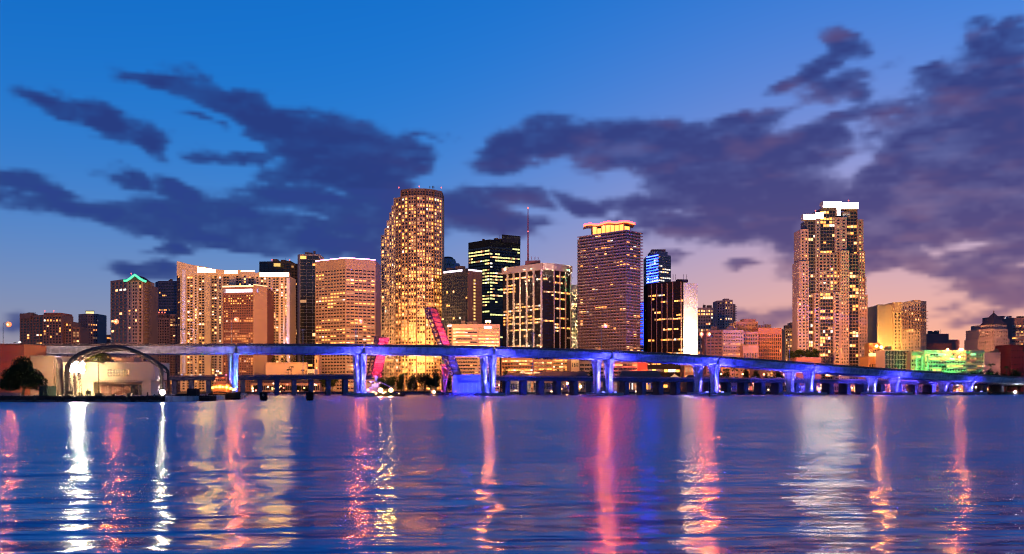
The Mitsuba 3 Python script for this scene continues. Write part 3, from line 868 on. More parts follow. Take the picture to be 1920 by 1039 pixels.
lampbox(b, e0, uu, nn, 5.5, 26, 33.3, (.3, .25, .2), .5)
spot(b + '__light', P3(e0, uu, nn, 5.5, 12, 26), P3(e0, uu, nn, 5.5, 0, 36), (1, .62, .22), 300, 55, weight=.3)
for px in (1262, 1267, 1282, 1287):
    r = at(px, 525, 884)
    wall(b, 'roof_mast', MB().tube([r, r + [0, 0, 2.5 + px % 5]], .18, 5), (.10, .08, .09))
block(b, [(1270, 884), (1290, 886)], 523.5, 8, (.06, .05, .06), [None], z0=zt - .5)

b = thing('hazy_condo', 'pale pinkish grid fronted condominium seen beside the bright blank wall', 'building')
s, zt = block(b, [(1308, 1050), (1338, 1050)], 577, 22, (.62, .40, .34), [dict(bp=5, fp=6, wf=.6, hf=.6, p=.22, tones=dict(warm=.7, amber=.3))])
roof_units(b, s, zt, 3)
b = thing('pink_tower', 'pinkish tower with balconies on one edge, rising behind the low courthouse offices', 'building')
block(b, [(1344, 1120), (1359, 1114)], 563, 22, (.50, .34, .34), [dict(bp=5, fp=5, wf=.5, hf=.5, p=.05)], idx=1)
s, zt = block(b, [(1359, 1112), (1374, 1114)], 562, 22, (.70, .44, .36), [dict(bp=5, fp=5, wf=.5, hf=.55, p=.16, tones=dict(warm=.7, amber=.3))])
block(b, [(1358, 1116), (1367, 1116)], 560, 10, (.42, .22, .22), [None], z0=zt)
s, zt = block(b, [(1374, 1116), (1379, 1120)], 570, 18, (.46, .25, .22), [None])
for k in range(9):
    z = zat(575 + k * 4.4, 1118)
    wall(b, 'balcony', MB().box(s[0][0], s[0][1], s[0][2], 0, s[0][3] + 1, .05, 1.2, z, z + .5), (.50, .30, .26))

b = thing('brown_office', 'low brown office with bands of small dark windows at the bridge lamp', 'building')
s, zt = block(b, [(1324, 830), (1355, 824)], 618.5, 20, (.30, .17, .13), [dict(bp=7, fp=6.2, wf=.75, hf=.35, p=.07)], idx=1)
roof_units(b, s, zt, 3)
b = thing('tan_office', 'low tan office with evenly spaced small square windows', 'building')
s, zt = block(b, [(1355, 822), (1394, 826)], 618.5, 20, (.60, .40, .26), [dict(bp=4.7, fp=6.4, wf=.5, hf=.35, p=.16, tones=dict(gold=1))])
roof_units(b, s, zt, 4)
b = thing('orange_hall', 'stepped orange lit stone office hall with a small roof block', 'building')
s, zt = block(b, [(1380, 868), (1421, 868)], 603, 26, (.52, .27, .18), [dict(bp=5.5, fp=7, wf=.4, hf=.4, p=.04)])
block(b, [(1394, 870), (1417, 870)], 598, 14, (.42, .20, .15), [None], z0=zt)
block(b, [(1393, 840), (1421, 840)], 622, 20, (.55, .28, .18), [dict(bp=4.6, fp=7, wf=.6, hf=.6, p=.14, tones=dict(warm=1))])
s, zt = block(b, [(1393, 815), (1422, 815)], 648, 18, (.62, .34, .20), [dict(bp=3.2, nf=2, wf=.55, hf=.5, p=0)])
b = thing('striped_office', 'orange red office building of tall narrow window stripes', 'building')
s, zt = block(b, [(1421, 846), (1466, 850)], 614.5, 24, (.58, .24, .14), [dict(bp=3.8, fp=7, wf=.55, hf=.72, p=.10, mt=4.5, tones=dict(warm=.8, amber=.3))])
roof_units(b, s, zt, 3)
b = thing('yellow_block', 'small yellowish apartment block tucked beside the tall white crowned tower', 'building')
s, zt = block(b, [(1472, 940), (1490, 940)], 616, 20, (.55, .40, .25), [dict(bp=4.5, fp=5.4, wf=.5, hf=.5, p=.40, run=.2, tones=dict(warm=.6, amber=.5))])
roof_units(b, s, zt, 2)
block(b, [(1485, 946), (1502, 946)], 604.5, 16, (.48, .30, .24), [dict(bp=4.5, fp=5.4, wf=.5, hf=.5, p=.1)])

b = thing('crowned_tower', 'tall apartment tower of stacked stepped bays with bright white rooftop crowns', 'building')
PINK, GLS = (.56, .39, .32), (.20, .17, .16)
FP = dict(fp=6.2, hf=.50, wf=.45, run=.1, mt=1.2, dep=.4)
Fw = {**FP, 'nb': 2, 'p': .10, 'tones': dict(warm=.5, amber=.5)}
Fg = {**FP, 'wf': .88, 'hf': .74, 'p': .24, 'run': .55, 'tones': dict(amber=.5, warm=.4, gold=.3)}
D = 850
block(b, [(1501, D), (1516, D - 2)], 430, 20, PINK, [Fw])
block(b, [(1514, D), (1531, D)], 412, 20, (.24, .22, .20), [{**Fg, 'nb': 3, 'p': .14}])
block(b, [(1529, D - 2), (1538, D - 2)], 411, 16, (.42, .34, .30), [{**Fw, 'nb': 1, 'p': .04}])
block(b, [(1537, D), (1567, D - 1)], 392, 22, GLS, [{**Fg, 'nb': 5, 'p': .25}])
block(b, [(1566, D - 3), (1588, D - 3)], 407, 22, PINK, [{**Fw, 'nb': 2}])
block(b, [(1587, D), (1608, D)], 394, 22, (.26, .17, .14), [{**Fg, 'nb': 3, 'p': .12}])
block(b, [(1607, D - 1), (1619, D + 1)], 411, 20, (.62, .36, .24), [{**Fw, 'nb': 1, 'wf': .35, 'p': .2}])
block(b, [(1498, D - 2), (1503, D - 4), (1517, D - 4)], 490, 20, PINK, [None, Fw], idx=1)
block(b, [(1495.5, D - 5), (1512, D - 6)], 558, 16, PINK, [{**Fw, 'nb': 2, 'p': .2}])
block(b, [(1527, D - 5), (1537, D - 5)], 549, 14, PINK, [{**Fw, 'nb': 1, 'wf': .6, 'p': .06}])
block(b, [(1535, D - 4), (1571, D - 4)], 474, 14, (.44, .30, .25), [{**Fw, 'nb': 5, 'wf': .6, 'hf': .6, 'p': .32, 'run': .4}])
block(b, [(1537, D - 6), (1563, D - 6)], 546, 14, (.34, .24, .20), [{**Fg, 'nb': 5, 'p': .36}])
block(b, [(1563, D - 8), (1577, D - 8)], 548, 14, PINK, [{**Fw, 'nb': 1, 'wf': .5, 'p': .1}])
block(b, [(1576, D - 7), (1592, D - 7)], 470, 14, (.64, .45, .33), [{**Fw, 'nb': 3, 'wf': .42, 'p': .08}])
block(b, [(1592, D - 3), (1611, D - 3)], 475, 12, (.36, .23, .18), [{**Fg, 'nb': 3, 'p': .22}])
block(b, [(1610, D - 4), (1627, D - 2)], 552, 16, (.66, .42, .28), [{**Fw, 'nb': 3, 'wf': .4, 'p': .2}])
block(b, [(1610, D - 2), (1622, D)], 470, 14, (.64, .38, .26), [{**Fw, 'nb': 2, 'wf': .4, 'p': .25}])
for k in range(14):
    z = zat(545 + k * 6.2, D)
    wall(b, 'balcony', MB().cube(xat(1497, D), xat(1502, D), D - 3, D + 6, z, z + .4), (.45, .32, .27))
    wall(b, 'balcony', MB().cube(xat(1619, D), xat(1624.5, D), D - 1, D + 6, zat(520 + k * 2.2, D), zat(520 + k * 2.2, D) + .3), (.50, .30, .22))
for x0, x1, y0, y1, dd in ((1506, 1529, 412.5, 401.5, -1), (1528, 1543, 411, 398.5, -1.5), (1541, 1576, 391, 378.5, -2), (1566, 1573, 406, 391, -4), (1574.5, 1606.5, 394, 381, -3)):
    a_, c_ = np.array([xat(x0, D), D + dd - .66, zat(y0, D) + .05]), np.array([xat(x1, D), D + dd - .66, zat(y1, D)])
    wall(b, 'crown_frame', MB().cube(a_[0], c_[0], D + dd - .6, D + dd + 8, a_[2], c_[2]), (.6, .55, .5))
    npan = max(1, round((x1 - x0) / 7.5))
    for i in range(npan):
        u0, u1 = a_[0] + (c_[0] - a_[0]) * i / npan + .12, a_[0] + (c_[0] - a_[0]) * (i + 1) / npan - .12
        put(b, 'crown_panel', MB().quad([u0, a_[1], a_[2] + .2], [u1, a_[1], a_[2] + .2], [u1, a_[1], c_[2] - .25], [u0, a_[1], c_[2] - .25]), 'lamp_glass', emit=[44 * K, 36 * K, 31 * K], weight=.07)
for px, py in ((1529, 397), (1591, 378)):
    beacon(b, at(px, py + 1.5, D))
m = MB()
block(b, [(1580, D - 1), (1594, D - 1)], 397, 6, (.45, .40, .38), [dict(nb=4, nf=3, wf=.6, hf=.6, p=.5, tones=dict(white=1))], z0=zat(408, D))

b = thing('cream_condo', 'cream condominium with a wide blank yellow lit side wall and a curved roofline', 'building')
CC = (.66, .46, .26)
block(b, [(1641, 905), (1645, 890), (1676, 890)], 571, 24, CC, [None], idx=1)
s, zt = block(b, [(1675, 888), (1690, 884)], 567, 24, (.62, .42, .26), [dict(nb=2, fp=6.4, wf=.45, hf=.55, p=.08, mt=8)])
rp = [(1690, 568), (1702, 567), (1714, 565), (1726, 562.5)]
for k in range(3):
    block(b, [(rp[k][0], 883), (rp[k + 1][0], 883)], rp[k + 1][1], 22, (.64, .43, .28), [dict(nb=2, fp=6.4, wf=.40, hf=.60, p=.10, mt=3.0, tones=dict(warm=1))])
s, zt = block(b, [(1726, 883), (1737, 888)], 564, 22, (.62, .36, .22), [dict(nb=3, fp=6.4, wf=.34, hf=.75, p=.05, mt=3)])
for k in range(6):
    z = zat(585 + k * 6.4, 884)
    wall(b, 'balcony', MB().cube(xat(1690, 883), xat(1739, 883), 881.4, 882.9, z, z + .35), (.36, .20, .15))
spot(b + '__light', at(1655, 668, 868), at(1660, 615, 890), (1, .60, .16), 900, 60, weight=.8)

b = thing('plum_block', 'windowless plum coloured block stepping down behind the green lit offices', 'building')
s, zt = block(b, [(1737, 960), (1779, 960)], 626, 26, (.34, .15, .14), [None])
roof_units(b, s, zt, 4)
block(b, [(1779, 962), (1799, 962)], 637, 20, (.34, .15, .14), [None])
block(b, [(1700, 900), (1785, 900)], 644, 16, (.26, .10, .10), [None])
b = thing('lit_garage', 'orange garage building with glaring lamps at the foot of the crowned tower', 'building')
s, zt = block(b, [(1628, 800), (1660, 800)], 668.5, 20, (.62, .30, .12), [dict(nb=6, nf=2, wf=.5, hf=.3, p=0)])
roof_units(b, s, zt, 2)
put(b, 'deck_light', MB().cube(xat(1629.5, 799), xat(1659, 799), 799, 799.8, zat(668, 799), zat(662, 799)), 'lamp_glass', emit=[1.9 * K, 1.2 * K, .38 * K])
block(b, [(1629, 812), (1650, 812)], 643, 10, (.4, .2, .1), [dict(nb=4, nf=2, wf=.7, hf=.6, p=.4)])
for px, py in ((1644, 649), (1652, 651), (1653, 659)):
    put(b, 'roof_lamp', MB().ball(at(px, py, 798), .7, 6), 'lamp_glass', emit=[1100 * K, 330 * K, 60 * K], weight=.25)
b = thing('grid_glass_building', 'low dark glass building with a white square window grid', 'building')
s, zt = block(b, [(1659, 780), (1705, 780)], 656, 20, (.66, .44, .34), [dict(bp=5.6, fp=8.2, wf=.88, hf=.90, p=0, mt=.5, mb=.3, mx=.2, dep=.3)])
roof_units(b, s, zt, 3)

b = thing('green_lit_building', 'five storey building washed in green floodlight with yellow lit windows on top', 'building')
F = dict(bp=5.2, fp=7.2, wf=.72, hf=.48, p=.35, run=.35, mt=2.0, dep=.4, tones=dict(gold=.6, amber=.5))
block(b, [(1708, 772), (1733, 772)], 660, 16, (.50, .36, .24), [{**F, 'p': .3}])
s, zt = block(b, [(1733, 770), (1812, 770)], 656.5, 20, (.60, .52, .40), [{**F, 'rows': lambda t: .75 if t > .75 else .28}])
block(b, [(1812, 771), (1846, 774)], 656.5, 18, (.62, .34, .26), [{**F, 'wf': .5, 'p': .2}])
for px in (1738, 1770, 1800):
    spot(b + '__light', at(px, 712, 742), at(px + 4, 676, 770), (.03, 1, .18), 420, 60, weight=.25)
for px in (1717, 1727, 1738):
    wall(b, 'pilaster', MB().cube(xat(px, 770) - .35, xat(px, 770) + .35, 767.6, 769.6, 1.5, zat(667, 770)), (.6, .6, .5))
for px, w in ((1760, 12), (1820, 9)):
    put(b, 'green_sign', MB().cube(xat(px, 769), xat(px + w, 769), 768.6, 769.2, zat(666.5, 769), zat(662.5, 769)), 'lamp_glass', emit=[.45 * K, 1.5 * K, .5 * K])
for px in (1777, 1800, 1804):
    put(b, 'roof_lamp', MB().ball(at(px, 655.5, 768), .7, 5), 'lamp_glass', emit=[130 * K, 42 * K, 7 * K], weight=.1)

b = thing('courthouse_tower', 'stone courthouse tower with a stepped top and dark pyramid roof', 'building')
ST = (.40, .26, .22)
cw = dict(bp=4.6, fp=6.5, wf=.42, hf=.55, p=.20, run=.2, tones=dict(warm=.8, gold=.3))
s, zt = block(b, [(1836, 1015), (1863, 1000), (1890, 1012)], 616, 30, ST, [cw, {**cw, 'p': .06}], idx=1)
block(b, [(1833, 1016), (1863, 998), (1893, 1016)], 634, 30, ST, [cw, {**cw, 'p': .05}], idx=1)
s, zt = block(b, [(1839, 1016), (1863, 1004), (1887, 1016)], 608, 22, ST, [dict(nb=5, nf=1, wf=.4, hf=.6, p=0)], idx=1, z0=zt)
c0 = at(1857, 0, 1018)
spot(b + '__light', at(1868, 690, 930), at(1864, 618, 1004), (1, .46, .22), 5200, 50, 30, weight=1.6)  # added uplight without a fixture, brightens the stone tower
base = [at(1838, 0, 1016)[:2], at(1863, 0, 1003)[:2], at(1889, 0, 1016)[:2], at(1863, 0, 1034)[:2]]
apex = np.r_[np.mean(base, 0), zat(586, 1018)]
m = MB()
for i in range(4):
    m.add([np.r_[base[i], zt + .1], np.r_[base[(i + 1) % 4], zt + .1], apex], [[0, 1, 2]])
wall(b, 'pyramid_roof', m, (.14, .09, .10))
wall(b, 'finial', MB().tube([apex - [0, 0, 1], apex + [0, 0, 1.5]], .5, 6), (.14, .09, .10))

b = thing('white_emblem_tower', 'brown slab tower with a glowing white emblem at its top corner', 'building')
s, zt = block(b, [(1866, 1090), (1881, 1085), (1897, 1085)], 592.5, 30, (.36, .17, .16), [None], idx=1)
w = np.linspace(0, np.pi, 8)
arch_ = [(-2.0, -2.6), (2.0, -2.6)] + [(2.0 * math.cos(t), 1.0 + 2.6 * math.sin(t)) for t in w]
pc = at(1888.5, 600, 1084)
p = [pc + [x, 0, z] for x, z in arch_]
q = [c + np.array([0, .6, 0]) for c in p]
n_ = len(p)
put(b, 'emblem', MB().add(p + q, [[0, i, i + 1] for i in range(1, n_ - 1)] + [[i, (i + 1) % n_, (i + 1) % n_ + n_] for i in range(n_)] + [[i, (i + 1) % n_ + n_, i + n_] for i in range(n_)]), 'lamp_glass', emit=[2.4 * K, 2.4 * K, 2.6 * K])
b = thing('banded_office', 'brown office with orange lit window bands behind the maroon box building', 'building')
s, zt = block(b, [(1897, 1060), (1950, 1060)], 596, 26, (.34, .17, .15), [dict(bp=3.6, fp=6.0, wf=.94, hf=.5, p=.6, run=.8, mt=6, tones=dict(amber=.7, gold=.3, dim=.2))])
roof_units(b, s, zt, 2)
b = thing('white_hall', 'low windowless pale hall between the courthouse and the palms', 'building')
s, zt = block(b, [(1836, 820), (1896, 815)], 661, 26, (.62, .40, .34), [None])
spot(b + '__light', at(1868, 700, 765), at(1868, 676, 818), (1, .50, .34), 420, 60, 30, weight=.4)  # added light without a fixture, brightens the pale front
roof_units(b, s, zt, 4)
b = thing('maroon_box', 'dark maroon box building at the frame edge with faint panel joints', 'building')
block(b, [(1895, 800), (1960, 800)], 646, 26, (.13, .03, .035), [dict(bp=5, fp=14, wf=.95, hf=.05, p=0)])

# ------------------------------------------------------------------ the high bridge
from scipy.interpolate import CubicSpline
PX = np.array([437, 674, 915, 1130, 1324, 1499, 1656, 1792.])
PD = 530 * np.array([1, 1.038, 1.072, 1.105, 1.142, 1.184, 1.235, 1.297])
PA = np.radians([20.3, 17.6, 16.6, 17.2, 19.4, 23.3, 28.7, 35.9])
cx, cy = list((PX - CX) / FPX * PD), list(PD)
for k in (1, 2, 3):
    cx.insert(0, cx[0] - 58.1)
    cy.insert(0, cy[0] - 21.5)
for k in (1, 2, 3):
    cx.append(cx[-1] + 49)
    cy.append(cy[-1] + 37)
ss = np.arange(len(cx), dtype=float)
SX, SY = CubicSpline(ss, cx), CubicSpline(ss, cy)


def frame(s):
    t = np.array([SX(s, 1), SY(s, 1)])
    t /= np.linalg.norm(t)
    return np.array([SX(s), SY(s)]), t, np.array([-t[1], t[0]])    # centre, along, across (away from the water)


TOPX = [-300, 437, 674, 915, 1130, 1324, 1499, 1656, 1792, 1920, 2100]
TOPY = [645.5, 644.5, 644.5, 648.5, 655.5, 665, 678.5, 691, 700.5, 707.5, 714]


def deck_z(s):
    c, t, v = frame(s)
    f = c - 13.5 * v
    px = CX + FPX * f[0] / f[1]
    return zat(np.interp(px, TOPX, TOPY), f[1])


zs = np.linspace(0, len(cx) - 1, 53)
zz = np.convolve(np.pad([deck_z(s) for s in zs], 4, 'edge'), np.ones(9) / 9, 'valid')
ZS = CubicSpline(zs, zz)
B = thing('high_bridge', 'long high concrete road bridge lit deep blue from its flared twin columns', 'bridge')


def sweep(sec, s0, s1, n, dz=0):
    sec = np.asarray(sec, float)
    v, m = [], len(sec)
    for s in np.linspace(s0, s1, n):
        c, t, a = frame(s)
        v += [np.r_[c + a * y, ZS(s) + z + dz] for y, z in sec]
    f = []
    for i in range(n - 1):
        f += [[i * m + j, i * m + (j + 1) % m, (i + 1) * m + (j + 1) % m, (i + 1) * m + j] for j in range(m)]
    mb = MB().add(v, f)
    e = (n - 1) * m
    return mb.add(np.array(v)[:m], [[0, j, j + 1] for j in range(1, m - 1)]).add(np.array(v)[e:e + m], [[0, j, j + 1] for j in range(1, m - 1)])


BLUE = (.022, .025, 1.0)
for i in range(len(cx) - 1):
    s0, s1 = i + (.004 if i else 0), i + .996
    sec = [(-13.5, -.95), (-13.5, -1.45), (-12.9, -1.5), (-12.0, -4.4), (12.0, -4.4), (12.9, -1.5), (13.5, -1.45), (13.5, -.95)]
    put(B, 'deck_span', sweep(sec, s0, s1, 9), 'concrete')
    for y in (-13.35, 13.35):
        wall(B, 'parapet', sweep([(y - .15, -.94), (y + .15, -.94), (y + .12, .1), (y - .12, .1)], s0, s1, 9), (.16, .10, .08))
for i in range(8):
    s = i + 3.0
    c, t, v = frame(s)
    zt = float(ZS(s)) - 4.4
    for side in (-1, 1):
        o = c + v * 8.5 * side
        lv = np.linspace(0, 1, 10)
        vv, m = [], 8
        for q in lv:
            hd, hw = 2.35 + 2.4 * q ** 2.2, 1.0 + .26 * q ** 3
            z = 1.75 + (zt - 1.75) * q
            ch = .3
            for x, y in ((-hw, -hd + ch), (-hw + ch, -hd), (hw - ch, -hd), (hw, -hd + ch), (hw, hd - ch), (hw - ch, hd), (-hw + ch, hd), (-hw, hd - ch)):
                vv.append(np.r_[o + t * x + v * y, z])
        f = [[a * m + j, a * m + (j + 1) % m, (a + 1) * m + (j + 1) % m, (a + 1) * m + j] for a in range(9) for j in range(m)]
        mb = MB().add(vv, f).add(vv[:m], [[0, j, j + 1] for j in range(1, m - 1)]).add(vv[-m:], [[0, j, j + 1] for j in range(1, m - 1)])
        put(B, 'column', mb, 'concrete')
        wall(B, 'bearing', MB().box(o, t, v, -1.5, 1.5, -2.2, 2.2, zt + .02, zt + .32), (.06, .05, .05))
    wall(B, 'pile_cap', MB().box(c, t, v, -4.2, 4.2, -18.5, 13.5, .15, 1.7), (.24, .23, .24))
    for y, w in ((-17.2, .45), (-1.0, .45)):
        q = np.r_[c + v * y, 2.6]
        if i == 0 and y < -10:
            spot(B + '__pier_light', q + np.r_[t * 3.0, 0], np.r_[c + v * -9.5 + t * .6, 11], (.16, 1.0, .26), 140, 40, 15, weight=.3)
        spot(B + '__pier_light', q, np.r_[c + v * (y + 6.6), 2.6 + (zt - 2.6) * .45], (.07, .07, 1), (4200 if i else 520), 40, 14, weight=w)
        if y < -10:
            spot(B + '__pier_light', q, np.r_[c + v * (y + 8), zt], BLUE, (300, 800, 800, 780, 760, 640, 360, 130)[i], 74, 40, weight=.6)
        put(B, 'pier_lamp', MB().box(c, t, v, -.5, .5, y - .4, y + .4, 1.7, 2.35), 'lamp_glass', emit=[.5 * K, .55 * K, 3 * K])
    q = np.r_[c + v * 13.0, 2.6]
    if 1 <= i <= 6:
        spot(B + '__pier_light', q, q + np.r_[v * 60, 3], (.02, .03, 1), 260, 62, 30, weight=.2)


# ------------------------------------------------------------------ street lamps on the high bridge
def street_lamp(px, s, y_lamp, label, side=-1, double=False, red=(1, .17, .035), r=.32, power=3600.0, weight=.5):
    k = thing('street_lamp', label, 'street lamp', 'orange street lamps on the high bridge')
    c, t, v = frame(s)
    o = c + v * (12.6 * side)
    o[0] = xat(px, o[1])
    z0 = float(ZS(s)) - .9
    z1 = zat(y_lamp, o[1])
    put(k, 'pole', MB().tube([np.r_[o, z0], np.r_[o, z1 - .2]], [.16, .09], 6), 'grey_metal')
    for d in ((-1, 1) if double else (1,)):
        e = o + t * 2.2 * d
        put(k, 'arm', MB().tube([np.r_[o, z1 - .3], np.r_[o + t * 1.1 * d, z1 + .25], np.r_[e, z1 + .3]], .07, 5), 'grey_metal')
        put(k, 'lamp_head', MB().box(e, t, v, -.6, .6, -.3, .3, z1 + .22, z1 + .5), 'grey_metal')
        put(k, 'globe', MB().ball(np.r_[e, z1 - .75], 1.15, 8), 'lamp_glass', emit=[2.2 * K, .36 * K, .05 * K])  # glowing ball added to stand in for the halo around the lamp
        put(k, 'lens', MB().ball(np.r_[e, z1 - .75] + [0, -.82, 0], r, 6), 'lamp_glass', emit=[power * x for x in red], weight=weight)


def s_of(px):
    q = np.linspace(0, len(cx) - 1, 400)
    p = [CX + FPX * (SX(a) - frame(a)[2][0] * 12.6) / (SY(a) - frame(a)[2][1] * 12.6) for a in q]
    return float(np.interp(px, p, q))


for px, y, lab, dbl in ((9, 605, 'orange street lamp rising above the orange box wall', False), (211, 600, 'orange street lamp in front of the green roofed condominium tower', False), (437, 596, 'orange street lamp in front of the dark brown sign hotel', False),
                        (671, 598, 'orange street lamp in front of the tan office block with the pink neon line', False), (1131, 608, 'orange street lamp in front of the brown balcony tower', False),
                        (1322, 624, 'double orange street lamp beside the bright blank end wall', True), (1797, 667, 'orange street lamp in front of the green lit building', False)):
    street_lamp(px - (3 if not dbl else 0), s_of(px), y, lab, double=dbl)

# ------------------------------------------------------------------ the low causeway bridge
LPX, LD = [250, 310, 640, 697, 905, 1100, 1500, 1890, 2000], [605, 610, 632, 636, 650, 662, 690, 716, 724]
LT = [707, 706, 703.5, 704, 706, 707.5, 711, 716, 718]
L_ = thing('causeway_bridge', 'low dark causeway bridge on many short piers behind the blue lit bridge', 'bridge')


def low(px):
    D = np.interp(px, LPX, LD)
    return np.array([xat(px, D), D]), zat(np.interp(px, LPX, LT), D)


def low_run(xs):
    for xa, xb in zip(xs, xs[1:]):
        (a, za), (c, zc) = low(xa), low(xb)
        u = (c - a) / np.linalg.norm(c - a)
        n = np.array([u[1], -u[0]])
        m, r, r2 = MB(), MB(), MB()
        for y0, y1, d0, d1, mb in ((0, -14, -2.3, -.3, m), (0, -.25, -.29, .55, r), (-13.75, -14, -.29, .55, r2)):
            p = [np.r_[q + n * y, z + d] for q, z in ((a, za), (c, zc)) for y in (y0, y1) for d in (d0, d1)]
            mb.add(p, [[0, 1, 3, 2], [4, 6, 7, 5], [0, 4, 5, 1], [2, 3, 7, 6], [0, 2, 6, 4], [1, 5, 7, 3]])
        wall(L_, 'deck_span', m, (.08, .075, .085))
        wall(L_, 'guard_rail', r, (.34, .17, .12))
        wall(L_, 'guard_rail', r2, (.34, .17, .12))
        w = MB().box((a + c) / 2, u, n, -1.25, 1.25, -12.5, -1.0, -.5, (za + zc) / 2 - 2.32)
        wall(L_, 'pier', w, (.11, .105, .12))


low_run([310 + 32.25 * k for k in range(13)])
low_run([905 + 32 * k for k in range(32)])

HB = thing('bascule_pier', 'blue lit concrete pier house of the raised drawbridge', 'pier')
D = 646
hx = lambda p: xat(p, D)
wall(HB, 'house', MB().cube(hx(849), hx(926), D - 6, D + 10, 1.4, zat(717, D)), (.26, .25, .30))
wall(HB, 'upper_house', MB().cube(hx(850.5), hx(906), D - 3, D + 10, zat(717, D), zat(703, D)), (.24, .23, .30))
wall(HB, 'tower', MB().cube(hx(851), hx(859), D - 6.6, D - 6.02, 1.6, zat(703.5, D)), (.28, .27, .32))
wall(HB, 'fender', MB().cube(hx(826), hx(940), D - 12, D + 12, .1, 1.4), (.05, .04, .04))
for p in range(862, 926, 8):
    wall(HB, 'rib', MB().cube(hx(p) - .22, hx(p) + .22, D - 6.35, D - 6.02, 1.5, zat(718, D)), (.38, .36, .40))
for p in (865, 885, 905):
    spot(HB + '__light', [hx(p), D - 22, 2.2], [hx(p), D - 5, 9], (.015, .025, 1), 800, 60, weight=.25)
put(HB, 'lamp', MB().cube(hx(864), hx(866), D - 11, D - 10.4, 1.42, 2.0), 'lamp_glass', emit=[.3 * K, .3 * K, 2 * K])
for p in (831, 856.5):
    put(HB, 'warning_light', MB().ball([hx(p), D - 12.3, 2.3], .5, 5), 'lamp_glass', emit=[2.4 * K, .15 * K, .3 * K])
m = MB()
for x0, y0, x1, y1 in ((833, 735, 829.5, 688), (829.5, 688, 841, 690), (841, 690, 838, 712), (838, 712, 833, 736), (829.5, 700, 840, 704), (830.5, 710, 838, 712), (826, 684, 843, 685)):
    m.tube([at(x0, y0, D - 2), at(x1, y1, D - 2)], .55, 6)
m.prism([at(x, 0, D)[:2] for x in (830, 839)] + [at(x, 0, D + 3)[:2] for x in (839, 830)], zat(711, D), zat(690, D))
wall(HB, 'counterweight_frame', m, (.60, .16, .12))
spot(HB + '__light', [hx(826), D - 20, 3], [hx(835), D, 14], (1, .20, .12), 330, 22, weight=.2)


def leaf(name, label, base, tip, D, wpx, a, n_beams, light, road=(.55, .20, .13)):
    k = thing(name, label, 'drawbridge leaf')
    p0, p1 = at(base[0], base[1], D), at(tip[0], tip[1], D)
    ax = p1 - p0
    Ln = np.linalg.norm(ax)
    ax /= Ln
    v = np.array([math.sin(a), math.cos(a), 0.])
    n = np.cross(v, ax)
    n /= np.linalg.norm(n)
    if n[0] < 0:
        n = -n
    wd = wpx / FPX * D / abs(math.sin(a) + -(CX - base[0]) / FPX * -math.cos(a) + 1e-6) if False else 13.0

    def slab(l0, l1, y0, y1, h0, h1):
        p = [p0 + ax * l + v * y + n * h for l in (l0, l1) for y in (y0, y1) for h in (h0, h1)]
        return MB().add(p, [[0, 1, 3, 2], [4, 6, 7, 5], [0, 4, 5, 1], [2, 3, 7, 6], [0, 2, 6, 4], [1, 5, 7, 3]])
    wall(k, 'roadway', slab(0, Ln, 0, wd, -.5, 0), road)
    for y in (-.5, wd):
        wall(k, 'top_chord', slab(0, Ln, y, y + .5, -.15, .35), (.16, .06, .06))
        wall(k, 'bottom_chord', slab(0, Ln, y, y + .5, -2.7, -2.2), (.16, .06, .06))
    for i in range(n_beams + 1):
        l = Ln * i / n_beams
        wall(k, 'girder_post', slab(max(l - .2, 0), min(l + .2, Ln), -.48, -.1, -2.19, -.16), (.16, .06, .06))
    for i in range(n_beams + 1):
        l = Ln * i / n_beams
        wall(k, 'cross_beam', slab(max(l - .22, 0), min(l + .22, Ln), .02, wd - .02, .01, .45), (.22, .10, .12))
        wall(k, 'lower_beam', slab(max(l - .2, 0), min(l + .2, Ln), .02, wd - .02, -2.2, -.51), (.22, .10, .12))
    for i in range(n_beams):
        l0, l1 = Ln * i / n_beams, Ln * (i + 1) / n_beams
        q0, q1 = (p0 + ax * l0 - n * .4 - v * .7), (p0 + ax * l1 - n * 2.3 - v * .7)
        wall(k, 'brace', MB().tube([q0, q1], .18, 5), (.30, .10, .10))
    for (l, off, y, col, st, cut) in light:
        q = p0 + ax * Ln * l + n * off + v * y
        tg = p0 + ax * Ln * min(l + .25, 1) + v * wd / 2
        spot(k + '__light', q, tg, col, st, cut, weight=.3)


leaf('raised_leaf', 'tall raised drawbridge leaf lit pink above and blue below, beside the blue pier house', (851, 702.5), (803.5, 576.5), 642, 11, .27, 14,
     [(.36, 14, 4, (1, .07, .09), 620, 40), (.52, 16, 4, (1, .08, .07), 300, 46), (-.04, 10, 4, (.03, .05, 1), 520, 30)])
leaf('raised_leaf', 'shorter pink lit drawbridge leaf in front of the tan office block', (696, 706), (711.5, 632), 640, 11, .30, 9,
     [(.1, 16, 3, (1, .06, .20), 700, 55), (.6, 16, 3, (1, .08, .22), 900, 50)])


